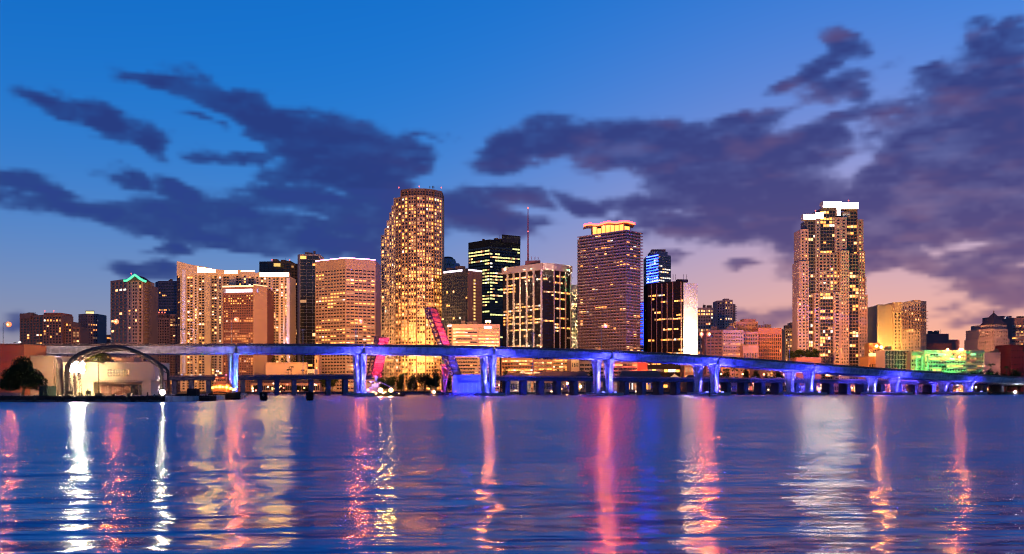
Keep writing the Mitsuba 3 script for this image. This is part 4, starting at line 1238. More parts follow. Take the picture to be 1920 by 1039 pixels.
# ------------------------------------------------------------------ added floodlight masts on the causeway, standing in for the city glow
def mast(px, tx, ty, TD, color, strength, cutoff=34, label='', h=26, w=6.0):
    k = thing('added_flood_mast', label, 'added floodlight', 'added floodlight masts along the causeway')
    c, z = low(px) if 310 < px < 697 or px > 905 else (at(px, 0, 712 + 8)[:2], 1.5)
    c = c + np.array([0, 13.0])
    q = np.r_[c, z + h]
    put(k, 'pole', MB().tube([np.r_[c, z], q], [.22, .12], 6), 'grey_metal')
    put(k, 'cross_arm', MB().cube(c[0] - 1.4, c[0] + 1.4, c[1] - .12, c[1] + .12, z + h, z + h + .25), 'grey_metal')
    for d in (-.9, .9):
        put(k, 'floodlight', MB().cube(c[0] + d - .4, c[0] + d + .4, c[1] - .2, c[1] + .5, z + h + .26, z + h + .9), 'dark_metal')
        put(k, 'lens', MB().cube(c[0] + d - .34, c[0] + d + .34, c[1] + .51, c[1] + .56, z + h + .3, z + h + .85), 'lamp_glass', emit=[6 * K * x for x in color])
    spot(k + '__light', q + [0, .9, .6], at(tx, ty, TD), color, strength * .165, cutoff, cutoff * .5, weight=w)


OR, AM, RO = (1, .40, .12), (1, .44, .10), (1, .38, .13)
for px, tx, ty, TD, col, st, cut, lab in (
        (330, 190, 590, 980, OR, 92000, 34, 'added floodlight mast near the seaward end of the low causeway'),
        (560, 500, 560, 910, AM, 60000, 34, 'added floodlight mast above the tan garden wall'),
        (660, 740, 560, 960, AM, 92000, 36, 'added floodlight mast beside the twin blue columns'),
        (1000, 1000, 570, 900, AM, 40000, 36, 'added floodlight mast behind the lit marina'),
        (1340, 1330, 590, 900, RO, 36000, 36, 'added floodlight mast among the cars on the causeway'),
        (1490, 1580, 555, 850, AM, 50000, 36, 'added floodlight mast between the tapering blue columns')):
    mast(px, tx, ty, TD, col, st, cut, lab)


# ------------------------------------------------------------------ trees and palms
def leaves(rng, centres, radii, n, size, c=(.022, .030, .012)):
    """a crown of many small leaf clumps spread through blobs"""
    k = rng.integers(0, len(centres), n)
    d = rng.normal(size=(n, 3))
    d /= np.linalg.norm(d, axis=1, keepdims=True)
    r = rng.random(n) ** .45
    p = np.asarray(centres)[k] + d * (np.asarray(radii)[k] * r[:, None])
    a = rng.normal(size=(n, 3))
    a /= np.linalg.norm(a, axis=1, keepdims=True)
    b_ = np.cross(a, rng.normal(size=(n, 3)))
    b_ /= np.linalg.norm(b_, axis=1, keepdims=True)
    s = size * (.6 + .8 * rng.random(n))[:, None]
    v = np.stack([p - a * s, p + b_ * s * .55, p + a * s, p - b_ * s * .55], 1).reshape(-1, 3)
    f = np.arange(4 * n).reshape(-1, 4)
    col = np.repeat(np.asarray(c) * (.65 + .7 * rng.random(n))[:, None], 4, 0)
    return (v, np.vstack([f[:, [0, 1, 2]], f[:, [0, 2, 3]]])), col


def tree(px, py_top, width, D, label, z0=1.5, n=2600, group='trees along the waterfront', name='tree', size=None):
    rng = np.random.default_rng(int(px * 10 + D))
    k = thing(name, label, 'tree', group)
    w = width / FPX * D / 2
    zt = zat(py_top, D)
    h = zt - z0
    x, y = xat(px, D), D
    tr = MB().tube([[x, y, z0 - .2], [x + .1 * w, y, z0 + h * .3], [x + .05 * w, y, z0 + h * .6]], [.35 + h * .012, .28, .14], 6)
    for i in range(4):
        a = rng.random() * 6.28
        tr.tube([[x + .05 * w, y, z0 + h * .32], [x + math.cos(a) * w * .5, y + math.sin(a) * w * .5, z0 + h * .68]], [.16, .06], 5)
    put(k, 'trunk', tr, 'bark')
    nb = 9
    cs, rs = [], []
    for i in range(nb):
        a, q = rng.random() * 6.28, rng.random() ** .5 * .68
        cz = z0 + h * (.26 + .50 * rng.random())
        cs.append([x + math.cos(a) * w * q, y + math.sin(a) * w * q, cz])
        rs.append([w * (.30 + .22 * rng.random())] * 2 + [h * (.16 + .10 * rng.random())])
    cs.append([x, y, zt - h * .22])
    rs.append([w * .4, w * .4, h * .22])
    mesh, col = leaves(rng, cs, rs, n, size or max(.35, w * .07))
    put(k, 'crown', mesh, 'foliage', color=col)


def palm(px, py_top, D, label, z0=1.5, r=2.6, group='palms along the waterfront', c=(.05, .065, .025), nf=17):
    rng = np.random.default_rng(int(px * 7 + D))
    k = thing('palm_tree', label, 'palm tree', group)
    x = xat(px, D)
    zc = zat(py_top, D) - r * .55
    lean = (rng.random() - .5) * .8
    p = [[x - lean, D, z0 - .1], [x - lean * .3, D, z0 + (zc - z0) * .5], [x, D, zc]]
    put(k, 'trunk', MB().tube(p, [.26, .20, .17], 7), 'bark')
    m, cols = MB(), []
    for i in range(nf):
        a = 2 * np.pi * i / nf + rng.random() * .3
        up = .95 * rng.random() - .15
        L = r * (.85 + .3 * rng.random())
        d = np.array([math.cos(a), math.sin(a), 0])
        s = np.array([-d[1], d[0], 0])
        q = [np.array([x, D, zc]) + d * L * t + np.array([0, 0, L * (up * t - (.55 + .35 * up) * t * t)]) for t in np.linspace(0, 1, 7)]
        for j in range(6):
            for e in (-1, 1):
                for h_ in (0, .5):
                    b0 = q[j] + (q[j + 1] - q[j]) * h_
                    wl = L * .22 * (1 - ((j + h_) / 6.0 - .35) ** 2 * 1.6)
                    t0 = (q[j + 1] - q[j]) * .42
                    tip = b0 + t0 * 1.4 + s * e * wl - [0, 0, wl * .45]
                    m.add([b0, b0 + t0, tip], [[0, 1, 2]])
        cols += [np.asarray(c) * (.7 + .6 * rng.random())] * (6 * 2 * 2 * 3)
    put(k, 'crown', m, 'foliage', color=np.array(cols))


def disc_panel(c, r):
    w = np.arange(14) * 2 * np.pi / 14
    v = [c] + [c + np.array([r * math.cos(t), 0, r * math.sin(t)]) for t in w]
    return MB().add(v, [[0, i + 1, (i + 1) % 14 + 1] for i in range(14)])


LA = 'dark waterfront tree in the clump between the two raised drawbridge leaves'
for px, ty, w in ((716, 707, 26), (735, 703, 28), (752, 700, 26), (774, 702, 28), (795, 699, 30), (816, 695, 32), (836, 698, 26)):
    tree(px, ty, w, 724 + (px % 5), LA, group='trees between the drawbridge leaves')
palm(757, 696, 721, 'palm poking out above the dark clump between the drawbridge leaves, the shorter one', r=3)
palm(817, 689, 722, 'taller palm at the top of the dark clump beside the raised drawbridge leaf', r=3)
for px, ty, w in ((868, 703, 24), (886, 700, 26), (906, 697, 26)):
    tree(px, ty, w, 735, 'dark tree behind the blue pier house', group='trees behind the pier house')
tree(949, 688, 20, 745, 'dark round tree beside the twin columns and the orange lit hotel floors')
for px, ty, w in ((972, 694, 24), (1020, 692, 26), (1042, 690, 22), (1060, 692, 24), (1092, 693, 26), (1108, 692, 22)):
    tree(px, ty, w, 752, 'dark tree behind the market roofs', group='trees behind the market roofs')
for px, ty, w in ((1350, 693, 22), (1364, 690, 24), (1398, 691, 26), (1417, 690, 26), (1440, 693, 24), (1458, 691, 26), (1476, 692, 24)):
    tree(px, ty, w, 760, 'dark tree behind the cars on the causeway', group='trees behind the causeway cars')
palm(1377, 686, 748, 'palm standing alone against the tan wall beyond the causeway cars', r=3.2)
palm(1362, 688, 750, 'short palm half hidden beside the lone palm beyond the causeway cars', r=2.8)
for px, ty, w in ((512, 665, 24), (531, 662, 28), (551, 664, 26), (569, 661, 26)):
    tree(px, ty, w, 800, 'dark tree above the tan garden wall', group='trees above the garden wall')
palm(546, 684, 772, 'larger palm in front of the tan garden wall', r=2.2, c=(.03, .035, .015))
palm(541, 690, 771, 'smaller palm in front of the tan garden wall', r=1.7, c=(.03, .035, .015))
palm(568, 691, 771, 'palm near the end of the tan garden wall', r=1.9, c=(.03, .035, .015))
for px, ty, w in ((606, 700, 22), (622, 698, 26)):
    tree(px, ty, w, 745, 'dark tree at the foot of the tan office block', group='trees below the office block')
for px, ty, w in ((482, 722, 18), (528, 720, 20), (556, 722, 18), (575, 723, 20)):
    tree(px, ty, w, 730, 'dark bush on the quay under the causeway', group='bushes under the causeway', n=700)
b = thing('garden_terrace', 'reddish raised garden terrace below the crowned tower', 'terrace')
block(b, [(1492, 790), (1540, 790)], 670, 16, (.40, .16, .12), [None])
for px, ty, w in ((1484, 657, 20), (1500, 654, 22), (1515, 655, 22), (1528, 653, 22)):
    tree(px, ty, w, 794, 'dark tree on the raised terrace beside the crowned tower', z0=zat(670, 790) - 2, group='trees on the raised terrace')
for px, ty, w in ((1765, 694, 16), (1806, 694, 24), (1823, 690, 24), (1840, 694, 24), (1854, 692, 22), (1870, 696, 22), (1886, 697, 24), (1906, 690, 28)):
    tree(px, ty, w, 752, 'dark tree in front of the white hall and green lit building', group='trees by the green lit building')
palm(1769, 683, 748, 'palm against the green floodlit facade', r=2.6)
palm(1858, 678, 747, 'tallest palm in front of the white hall', r=3.2)
palm(1887, 683, 746, 'palm beside the maroon box building', r=3.0)
palm(1898, 689, 745, 'short palm at the foot of the maroon box building', r=2.6)

# ------------------------------------------------------------------ low buildings on the shore
b = thing('garden_wall', 'long tan blank garden wall with palms in front of it', 'wall')
block(b, [(498, 782), (575, 782)], 681, 5, (.58, .38, .24), [None])
wall(b, 'coping', MB().cube(xat(497.6, 781), xat(575.4, 781), 780.6, 782.6, zat(681, 782) + .01, zat(681, 782) + .5), (.5, .34, .24))
b = thing('lit_pavilion', 'small lit pavilion beside the garden wall', 'pavilion')
block(b, [(576, 775), (590, 775)], 692, 12, (.6, .5, .4), [dict(nb=3, nf=2, wf=.8, hf=.6, p=.8, tones=dict(warm=1))])
block(b, [(590, 790), (597, 790)], 667, 10, (.60, .34, .20), [dict(nb=1, nf=5, wf=.5, hf=.5, p=.8)])
b = thing('terrace_hotel', 'orange lit terraced building with glowing balcony floors behind the market', 'building')
Ft = dict(bp=5.5, fp=6.0, wf=.85, hf=.5, p=.62, run=.6, mt=1.2, tones=dict(amber=.6, gold=.4, warm=.2, dim=.2))
block(b, [(940, 806), (1000, 800)], 671, 18, (.58, .30, .18), [Ft])
s, zt = block(b, [(1000, 802), (1036, 802)], 674, 18, (.55, .28, .18), [{**Ft, 'p': .5}])
block(b, [(1036, 800), (1064, 800)], 670, 18, (.66, .40, .18), [{**Ft, 'p': .85, 'bp': 4}])
put(b, 'pink_sign', MB().cube(xat(1000, 798), xat(1014, 798), 798, 798.6, zat(669.5, 798), zat(666.3, 798)), 'lamp_glass', emit=[2.4 * K, 1.0 * K, 1.9 * K])
b = thing('grey_core', 'brown windowless stair block beside the orange terraced building', 'building')
block(b, [(1063, 798), (1071, 798)], 674, 10, (.26, .15, .14), [None])
b = thing('lit_awning_building', 'tan low building with a glowing awning at the foot of the balcony tower', 'building')
block(b, [(1071, 796), (1086, 796)], 671, 12, (.66, .46, .28), [dict(nb=4, nf=3, wf=.4, hf=.4, p=.2)])
put(b, 'awning', MB().cube(xat(1068, 794), xat(1085, 794), 792, 795.8, zat(673, 794), zat(670, 794)), 'lamp_glass', emit=[2.0 * K, 1.6 * K, .9 * K])
b = thing('podium', 'banded brown podium under the balcony tower with a red lit end', 'building')
block(b, [(1086, 800), (1196, 800)], 677, 16, (.36, .24, .20), [dict(bp=9, fp=7, wf=.9, hf=.45, p=.16, tones=dict(amber=.6, dim=.6))])
block(b, [(1196, 801), (1214, 801)], 678, 14, (.62, .16, .10), [None])
spot(b + '__light', at(1205, 712, 780), at(1205, 690, 800), (1, .16, .06), 420, 55, weight=.15)
b = thing('corner_shop', 'lit ground floors of a tan building beyond the tent roof', 'building')
block(b, [(1283, 850), (1312, 850)], 682, 14, (.62, .42, .24), [dict(nb=4, nf=3, wf=.7, hf=.55, p=.7, tones=dict(gold=.7, warm=.3))])
block(b, [(1214, 880), (1283, 880)], 684, 10, (.05, .04, .04), [dict(bp=8, nf=3, wf=.94, hf=.4, p=.3, tones=dict(gold=1))])
b = thing('tan_wall_building', 'orange tan low block with a plain front behind the causeway trees', 'building')
block(b, [(1352, 800), (1412, 800)], 686, 12, (.62, .34, .20), [dict(bp=9, fp=9, wf=.4, hf=.4, p=.1)])
block(b, [(1412, 790), (1436, 790)], 692, 12, (.30, .18, .14), [None])
block(b, [(1436, 795), (1452, 795)], 690, 10, (.55, .36, .2), [dict(nb=2, nf=2, wf=.6, hf=.5, p=.6)])


def roof_hall(name, label, x0, x1, D, y_eave, y_ridge, color, depth=18, lit=None, nb=20, p=.4, tones=None):
    k = thing(name, label, 'market hall')
    ze, zr = zat(y_eave, D), zat(y_ridge, D)
    block(k, [(x0, D), (x1, D)], y_eave, depth, (.36, .22, .16), [dict(nb=nb, nf=1, wf=.80, hf=.62, p=p, run=.35, mt=1.2, mb=.3, tones=tones or dict(amber=.5, warm=.3, dim=.3, red=.12, gold=.2))])
    a0, a1 = xat(x0 - 2, D), xat(x1 + 2, D)
    m = MB()
    v = [[a0, D - 1.5, ze + .05], [a1, D - 1.5, ze + .05], [a1 - 3, D + depth / 2, zr], [a0 + 3, D + depth / 2, zr], [a0, D + depth, ze + .05], [a1, D + depth, ze + .05]]
    m.add(v, [[0, 1, 2, 3]]).add(v, [[3, 2, 5, 4]]).add(v, [[0, 3, 4], [1, 5, 2]])
    wall(k, 'hip_roof', m, color)
    return k


roof_hall('market_hall', 'market hall with a long plum coloured hip roof behind the floodlit dock', 1000, 1105, 733, 711, 696, (.16, .09, .10), nb=34)
roof_hall('market_hall', 'market hall with a brown roof beyond the blue columns', 1162, 1243, 735, 711, 695, (.18, .11, .10), nb=26, p=.55)
roof_hall('market_hall', 'small market hall with outlined gable beside the orange terraced building', 944, 996, 731, 712, 699, (.20, .11, .09), nb=16, p=.3)
roof_hall('market_hall', 'dark long hall under the seaward half of the causeway', 470, 600, 738, 717, 712, (.10, .07, .06), nb=34, p=.40, tones=dict(green=.4, warm=.2, amber=.3, red=.2))
roof_hall('market_hall', 'low hall beyond the tent roof and the pale double columns', 1288, 1345, 736, 713, 703, (.16, .09, .08), nb=18, p=.5)
roof_hall('quay_arcade', 'long low arcade of small lit fronts under the landward half of the causeway', 1346, 1560, 740, 718, 714, (.12, .07, .06), nb=60, p=.42, tones=dict(amber=.3, warm=.4, red=.25, dim=.3))
roof_hall('quay_arcade', 'low arcade with a few red lit fronts near the landward end of the causeway', 1560, 1800, 742, 719, 715, (.12, .07, .06), nb=60, p=.22, tones=dict(amber=.3, red=.5, dim=.4))
k = thing('gable_lights', 'gable outlined with glowing bulbs on the small market hall', 'roof sign')
put(k, 'light_string', MB().tube([at(x, y, 729) for x, y in ((975, 700), (980, 694.5), (985, 700), (1012, 699))], .3, 5), 'lamp_glass', emit=[1.6 * K, .9 * K, .4 * K])
wall(k, 'gable', MB().add([at(975.5, 700, 729.4), at(980, 695, 729.4), at(984.5, 700, 729.4), at(975.5, 700, 731), at(980, 695, 731), at(984.5, 700, 731)], [[0, 1, 2], [3, 4, 5], [0, 3, 1], [3, 4, 1], [1, 4, 2], [4, 5, 2]]), (.4, .25, .18))
k = thing('tent_roof', 'glowing yellow tent roof with a pointed mast', 'tent')
m = MB()
c = at(1265, 701, 727)
for i in range(10):
    a0, a1 = 2 * np.pi * i / 10, 2 * np.pi * (i + 1) / 10
    ring = []
    for t, zf in ((0, 0), (.35, -.55), (1, -1)):
        for a in (a0, a1):
            ring.append([c[0] + 6.6 * t * math.cos(a), 727 + 6 * t * math.sin(a), c[2] + 3.3 * zf])
    m.add(ring, [[0, 2, 3], [2, 4, 5], [2, 5, 3]])
put(k, 'canvas', m, 'lamp_glass', emit=[.75 * K, .36 * K, .10 * K])
wall(k, 'mast', MB().tube([[c[0], 727, 1.5], [c[0], 727, c[2] + 2.2]], .16, 6), (.3, .2, .15))
for i in range(8):
    a = 2 * np.pi * i / 8
    wall(k, 'post', MB().tube([[c[0] + 6.2 * math.cos(a), 727 + 5.7 * math.sin(a), 1.5], [c[0] + 6.2 * math.cos(a), 727 + 5.7 * math.sin(a), c[2] - 3.2]], .12, 5), (.3, .2, .15))


# ------------------------------------------------------------------ quay lamps, boats and cars
def quay_lamp(px, py, label, e, r=.42, group='globe lamps on the quay', D=716, weight=.04):
    k = thing('quay_lamp', label, 'lamp', group)
    q = at(px, py, D)
    put(k, 'post', MB().tube([[q[0], D, 1.4], [q[0], D, q[2] - r * .8]], [.12, .08], 5), 'dark_metal')
    put(k, 'globe', MB().ball(q, r, 6), 'lamp_glass', emit=[x * K for x in e], weight=weight)


quay_lamp(983, 723.5, 'glaring white dock lamp left under the causeway', (230, 215, 150), 1.0, None, weight=.4)
quay_lamp(1063.5, 719, 'bright orange quay lamp under the causeway near the market hall', (60, 22, 5), .8, None, weight=.12)
quay_lamp(1089, 725, 'bright pinkish quay lamp between two causeway piers', (60, 36, 20), .7, None, weight=.12)
quay_lamp(1650, 722, 'orange red quay lamp between the tapering blue columns', (4200, 950, 150), .6, None, weight=.4)
quay_lamp(1777, 733, 'orange quay lamp behind the landward columns', (3800, 1200, 200), .55, None, weight=.4)
quay_lamp(1903, 735, 'cool white quay lamp at the landward bridge end', (700, 700, 820), .55, None, weight=.2)
rl = random.Random(12)
COLS = [((5, 3.2, 1.6), 'warm'), ((4, 1.6, .5), 'orange'), ((5, 4.5, 4), 'white'), ((4, .7, .4), 'red')]
for i in range(84):
    px = (rl.uniform(470, 600) if i % 4 == 0 else rl.uniform(930, 1350) if i % 4 == 1 else rl.uniform(1345, 1560) if i % 4 == 2 else rl.uniform(1560, 1880))
    (e, nm) = COLS[rl.choice([0, 0, 1, 1, 2, 3])]
    quay_lamp(px, rl.uniform(719, 735), 'small %s globe lamp glowing on the quay behind the causeway piers' % nm, e, rl.uniform(.36, .68), 'small %s quay lamps' % nm, D=714 + rl.uniform(0, 6), weight=.01)


def car(px, label, lights, color):
    k = thing('car', label, 'car', 'cars on the causeway')
    c, z = low(px)
    c = c + np.array([0, 4.0])
    t = low(px + 1)[0] - low(px)[0]
    t /= np.linalg.norm(t)
    n = np.array([-t[1], t[0]])
    z -= .3
    prof = [(-2.2, .35), (-2.2, .85), (-1.5, 1.0), (-.9, 1.5), (.6, 1.5), (1.3, 1.0), (2.1, .85), (2.2, .35)]
    v = [np.r_[c + t * x + n * y, z + h] for y in (-.85, .85) for x, h in prof]
    m = 8
    f = [[i, (i + 1) % m, (i + 1) % m + m] for i in range(m)] + [[i, (i + 1) % m + m, i + m] for i in range(m)] + [[0, i, i + 1] for i in range(1, 7)] + [[m, m + i, m + i + 1] for i in range(1, 7)]
    wall(k, 'body', MB().add(v, f), color)
    for y in (-.87, .87):
        q = [np.r_[c + t * x + n * y, z + h] for x, h in ((-1.3, 1.03), (-.8, 1.42), (.5, 1.42), (1.05, 1.03))]
        put(k, 'side_window', MB().quad(*q), 'dark_glass')
    for x in (-1.35, 1.35):
        for y in (-.8, .8):
            o = np.r_[c + t * x + n * y, z + .33]
            put(k, 'wheel', MB().tube([o - np.r_[n * .11, 0], o + np.r_[n * .11, 0]], .33, 10), 'dark_metal')
    for y in (-.6, .6):
        put(k, 'headlight', MB().box(c, t, n, 2.12, 2.3, y - .25, y + .25, z + .5, z + .75), 'lamp_glass', emit=[3.5 * K, 2.6 * K, 1.4 * K])
        put(k, 'tail_light', MB().box(c, t, n, -2.3, -2.12, y - .25, y + .25, z + .55, z + .8), 'lamp_glass', emit=[3.5 * K, .4 * K, .15 * K])


for i, px in enumerate((1347, 1365, 1383, 1400, 1419, 1449, 1464, 1478, 1496, 1645, 1662, 1700, 1716, 1738, 1822, 1841)):
    car(px, '%s car, number %d along the causeway from the blue double columns' % (['silver', 'sand coloured', 'white', 'orange lit'][i % 4], i + 1), 0, [(.5, .4, .3), (.6, .45, .25), (.7, .6, .5), (.5, .25, .12)][i % 4])
    labels['car' if i == 0 else 'car_%03d' % i]['label'] = '%s car on the causeway, the %s from the pale double columns' % (['silver', 'sand coloured', 'white', 'orange'][i % 4], ['first', 'second', 'third', 'fourth', 'fifth', 'sixth', 'seventh', 'eighth', 'ninth', 'tenth', 'eleventh', 'twelfth', 'thirteenth', 'fourteenth', 'fifteenth', 'sixteenth'][i])


def deck_lamp(px, label, e=(26, 7.5, 1.8)):
    k = thing('deck_lamp', label, 'street lamp', 'orange lamps on the causeway')
    c, z = low(px)
    c = c - np.array([0, .6])
    put(k, 'bracket', MB().tube([np.r_[c + np.array([0, .5]), z + .3], np.r_[c, z + .2], np.r_[c, z + 2.4]], .08, 5), 'dark_metal')
    put(k, 'lens', MB().ball(np.r_[c, z + 2.7], .5, 6), 'lamp_glass', emit=[x * K for x in e], weight=.06)


for i, px in enumerate((1352, 1392, 1432, 1470, 1550, 1575, 1600, 1650, 1694, 1705, 1716, 1728, 1745, 1800, 1850)):
    deck_lamp(px, 'small orange lamp on the seaward rail of the causeway')


def hull(key, x0, x1, D, z_deck, beam, color, bow=1, sheer=.8, part='hull'):
    """a boat hull along x from x0 to x1 with its bow at the end bow (+1: right)"""
    v, m = [], 5
    st = np.linspace(0, 1, 12)
    for t in st:
        x = x0 + (x1 - x0) * (t if bow > 0 else 1 - t)
        w = beam / 2 * (1 - max(0, (t - .62) / .38) ** 2.2) + .05
        zd = z_deck + sheer * max(0, t - .35) ** 2
        v += [[x, D - w, zd], [x, D - w * .82, .35], [x, D, -.5], [x, D + w * .82, .35], [x, D + w, zd]]
    f = [[i * m + j, i * m + (j + 1) % m, (i + 1) * m + (j + 1) % m, (i + 1) * m + j] for i in range(11) for j in range(m)]
    mb = MB().add(v, f).add(v[:m], [[0, j, j + 1] for j in range(1, 4)])
    wall(key, part, mb, color)


# tug and barge in front of the island quay
k = thing('tugboat', 'black hulled tug with a red lit wheelhouse and a row of golden deck lights', 'boat')
D = 392
X = lambda p: xat(p, D)
hull(k, X(393), X(451), D, 2.0, 4.6, (.03, .025, .025), sheer=1.6)
wall(k, 'bulwark', MB().tube([[X(396), D - 2.4, 2.1], [X(410), D - 2.4, 2.7], [X(424), D - 2.3, 2.5], [X(440), D - 1.5, 2.3], [X(450), D - .2, 2.6]], .22, 6), (.05, .03, .03))
wall(k, 'deckhouse', MB().cube(X(402), X(433), D - 1.7, D + 1.7, 1.9, zat(720, D)), (.52, .20, .12))
wall(k, 'wheelhouse', MB().cube(X(406), X(426), D - 1.3, D + 1.3, zat(720, D), zat(707, D)), (.58, .22, .13))
for i in range(5):
    put(k, 'window', MB().cube(X(407.2 + i * 3.8), X(409.6 + i * 3.8), D - 1.36, D - 1.31, zat(715, D), zat(710.5, D)), 'dark_glass')
wall(k, 'roof', MB().cube(X(404.5), X(427.5), D - 1.6, D + 1.6, zat(707, D), zat(705.8, D)), (.35, .14, .10))
wall(k, 'funnel', MB().tube([[X(430), D + .3, zat(720, D)], [X(430), D + .3, zat(711, D)]], [.5, .42], 8), (.18, .08, .06))
wall(k, 'mast', MB().tube([[X(414), D, zat(706, D)], [X(414), D, zat(694, D)]], [.12, .06], 6), (.3, .12, .1))
for px, py, e, r in ((413.5, 699.5, (5, 2.6, .8), .36), (405, 703.5, (4, 3.4, 2), .22), (406.5, 696, (3.5, 3.2, 3.4), .2), (410, 696, (3.2, 3, 3.2), .18), (424, 703, (3, .4, .9), .26), (431, 711, (3.4, 1.6, 2.6), .28), (434, 716, (3, 1.2, 1.4), .22), (407, 710, (3, .9, .3), .2)):
    put(k, 'mast_light', MB().ball(at(px, py, D - 1.8), r, 5), 'lamp_glass', emit=[x * K for x in e])
for px, py, r in ((399, 727, .46), (405, 726, .32), (412, 725.5, .5), (418, 726, .36), (425, 726, .5), (432, 728, .46), (437, 731, .4), (441, 730, .34)):
    put(k, 'deck_light', MB().ball(at(px, py, D - 2.6), r, 5), 'lamp_glass', emit=[10 * K, 5.2 * K, .5 * K], weight=.05)
spot(k + '__light', [X(416), D - 5.5, 4.2], [X(416), D, 4.4], (1, .30, .10), 16, 70, weight=.12)
w = np.linspace(0, 2 * np.pi, 14)
for px in (397, 403):
    wall(k, 'tyre_fender', MB().tube([[X(px) + .5 * math.cos(t), D - 2.45, 1.2 + .5 * math.sin(t)] for t in w], .14, 6, cap=False), (.04, .035, .035))
k = thing('barge', 'long flat black barge moored ahead of the tug with a dark deck house', 'barge')
D = 352
X = lambda p: xat(p, D)
wall(k, 'hull', MB().prism([(X(286), D - 4), (X(398), D - 4), (X(401), D - 2), (X(401), D + 3), (X(286), D + 3)], -.4, zat(741.5, D)), (.035, .028, .026))
wall(k, 'deck_house', MB().cube(X(355.5), X(373), D - 3, D + 1, zat(741.5, D), zat(729, D)), (.04, .03, .03))
wall(k, 'hatch', MB().cube(X(334), X(352), D - 3, D + 1, zat(741.5, D), zat(738.5, D)), (.05, .035, .03))
wall(k, 'rubbing_strake', MB().cube(X(286), X(399), D - 4.2, D - 4.0, 1.0, 1.25), (.08, .05, .04))
for px in (296, 318, 392):
    wall(k, 'bollard', MB().tube([[X(px), D - 3.4, zat(741.5, D)], [X(px), D - 3.4, zat(739.5, D)]], .2, 8), (.05, .04, .04))

k = thing('work_boat', 'low work boat glowing orange with two glaring deck lamps beside the twin blue columns', 'boat')
D = 548
X = lambda p: xat(p, D)
hull(k, X(686), X(760), D, 1.5, 5, (.10, .05, .04), sheer=.5)
wall(k, 'cabin', MB().cube(X(692), X(716), D - 1.8, D + 1.8, 1.5, zat(727, D)), (.50, .30, .18))
wall(k, 'upper_cabin', MB().cube(X(697), X(711), D - 1.4, D + 1.4, zat(727, D), zat(718, D)), (.45, .28, .2))
for i in range(4):
    put(k, 'window', MB().cube(X(698 + i * 3.2), X(700.4 + i * 3.2), D - 1.46, D - 1.41, zat(725, D), zat(720.5, D)), 'lamp_glass', emit=[1.2 * K, .55 * K, .2 * K])
wall(k, 'crane_post', MB().tube([[X(706), D, zat(718, D)], [X(705.5), D, zat(705, D)]], .5, 6), (.55, .42, .32))
wall(k, 'crane_boom', MB().tube([[X(696), D, zat(715, D)], [X(713), D, zat(717, D)], [X(740), D, zat(729, D)]], .3, 6), (.45, .25, .15))
for px, r, pw in ((713.5, .8, 75), (733, .8, 75)):
    put(k, 'deck_lamp', disc_panel(at(px, 732, D - 2.8), r), 'lamp_glass', emit=[pw * K * 22, pw * K * 12, pw * K * 2.6], weight=.45)
    put(k, 'lamp_housing', MB().cube(xat(px, D) - .6, xat(px, D) + .6, D - 2.7, D - 2.2, zat(734.4, D), zat(729.6, D)), 'dark_metal')
for px, py, r in ((695, 716, .4), (703, 718.5, .4), (712, 718.5, .35), (690, 731, .7), (700, 735, .6), (723, 735, .5), (705, 738, .6), (719, 737, .6), (748, 738, .35), (696, 738, .5)):
    put(k, 'small_lamp', MB().ball(at(px, py, D - 2.8), r, 5), 'lamp_glass', emit=[3.2 * K, 1.5 * K, .4 * K])
k = thing('motor_launch', 'small motor launch with a bright orange lamp near the red counterweight frame', 'boat')
D = 610
hull(k, xat(802, D), xat(828, D), D, 1.2, 3, (.12, .10, .10), sheer=.5)
wall(k, 'cabin', MB().cube(xat(808, D), xat(816, D), D - 1, D + 1, 1.2, 2.8), (.5, .4, .3))
put(k, 'lamp', MB().ball(at(814, 735, D - 2), .75, 6), 'lamp_glass', emit=[24 * K, 12 * K, 4 * K], weight=.1)
put(k, 'lamp', MB().ball(at(804, 729, D - 1), .4, 6), 'lamp_glass', emit=[4 * K, 2.6 * K, .6 * K])
for i, (px, lab) in enumerate(((508, 'small white motorboat moored under the causeway near the first channel marker'), (548, 'small moored motorboat between the two channel markers'), (745, 'pale skiff moored before the dark clump of trees'), (1045, 'dim motorboat moored near the bright orange quay lamp'))):
    k = thing('motorboat', lab, 'boat', 'moored motorboats')
    D = 700
    x0 = xat(px - 9, D)
    hull(k, x0, x0 + 6.0, D, .9, 2.2, (.55, .5, .48), sheer=.4)
    wall(k, 'windscreen', MB().cube(x0 + 2.6, x0 + 4.0, D - .7, D + .7, .92, 1.6), (.3, .3, .32))

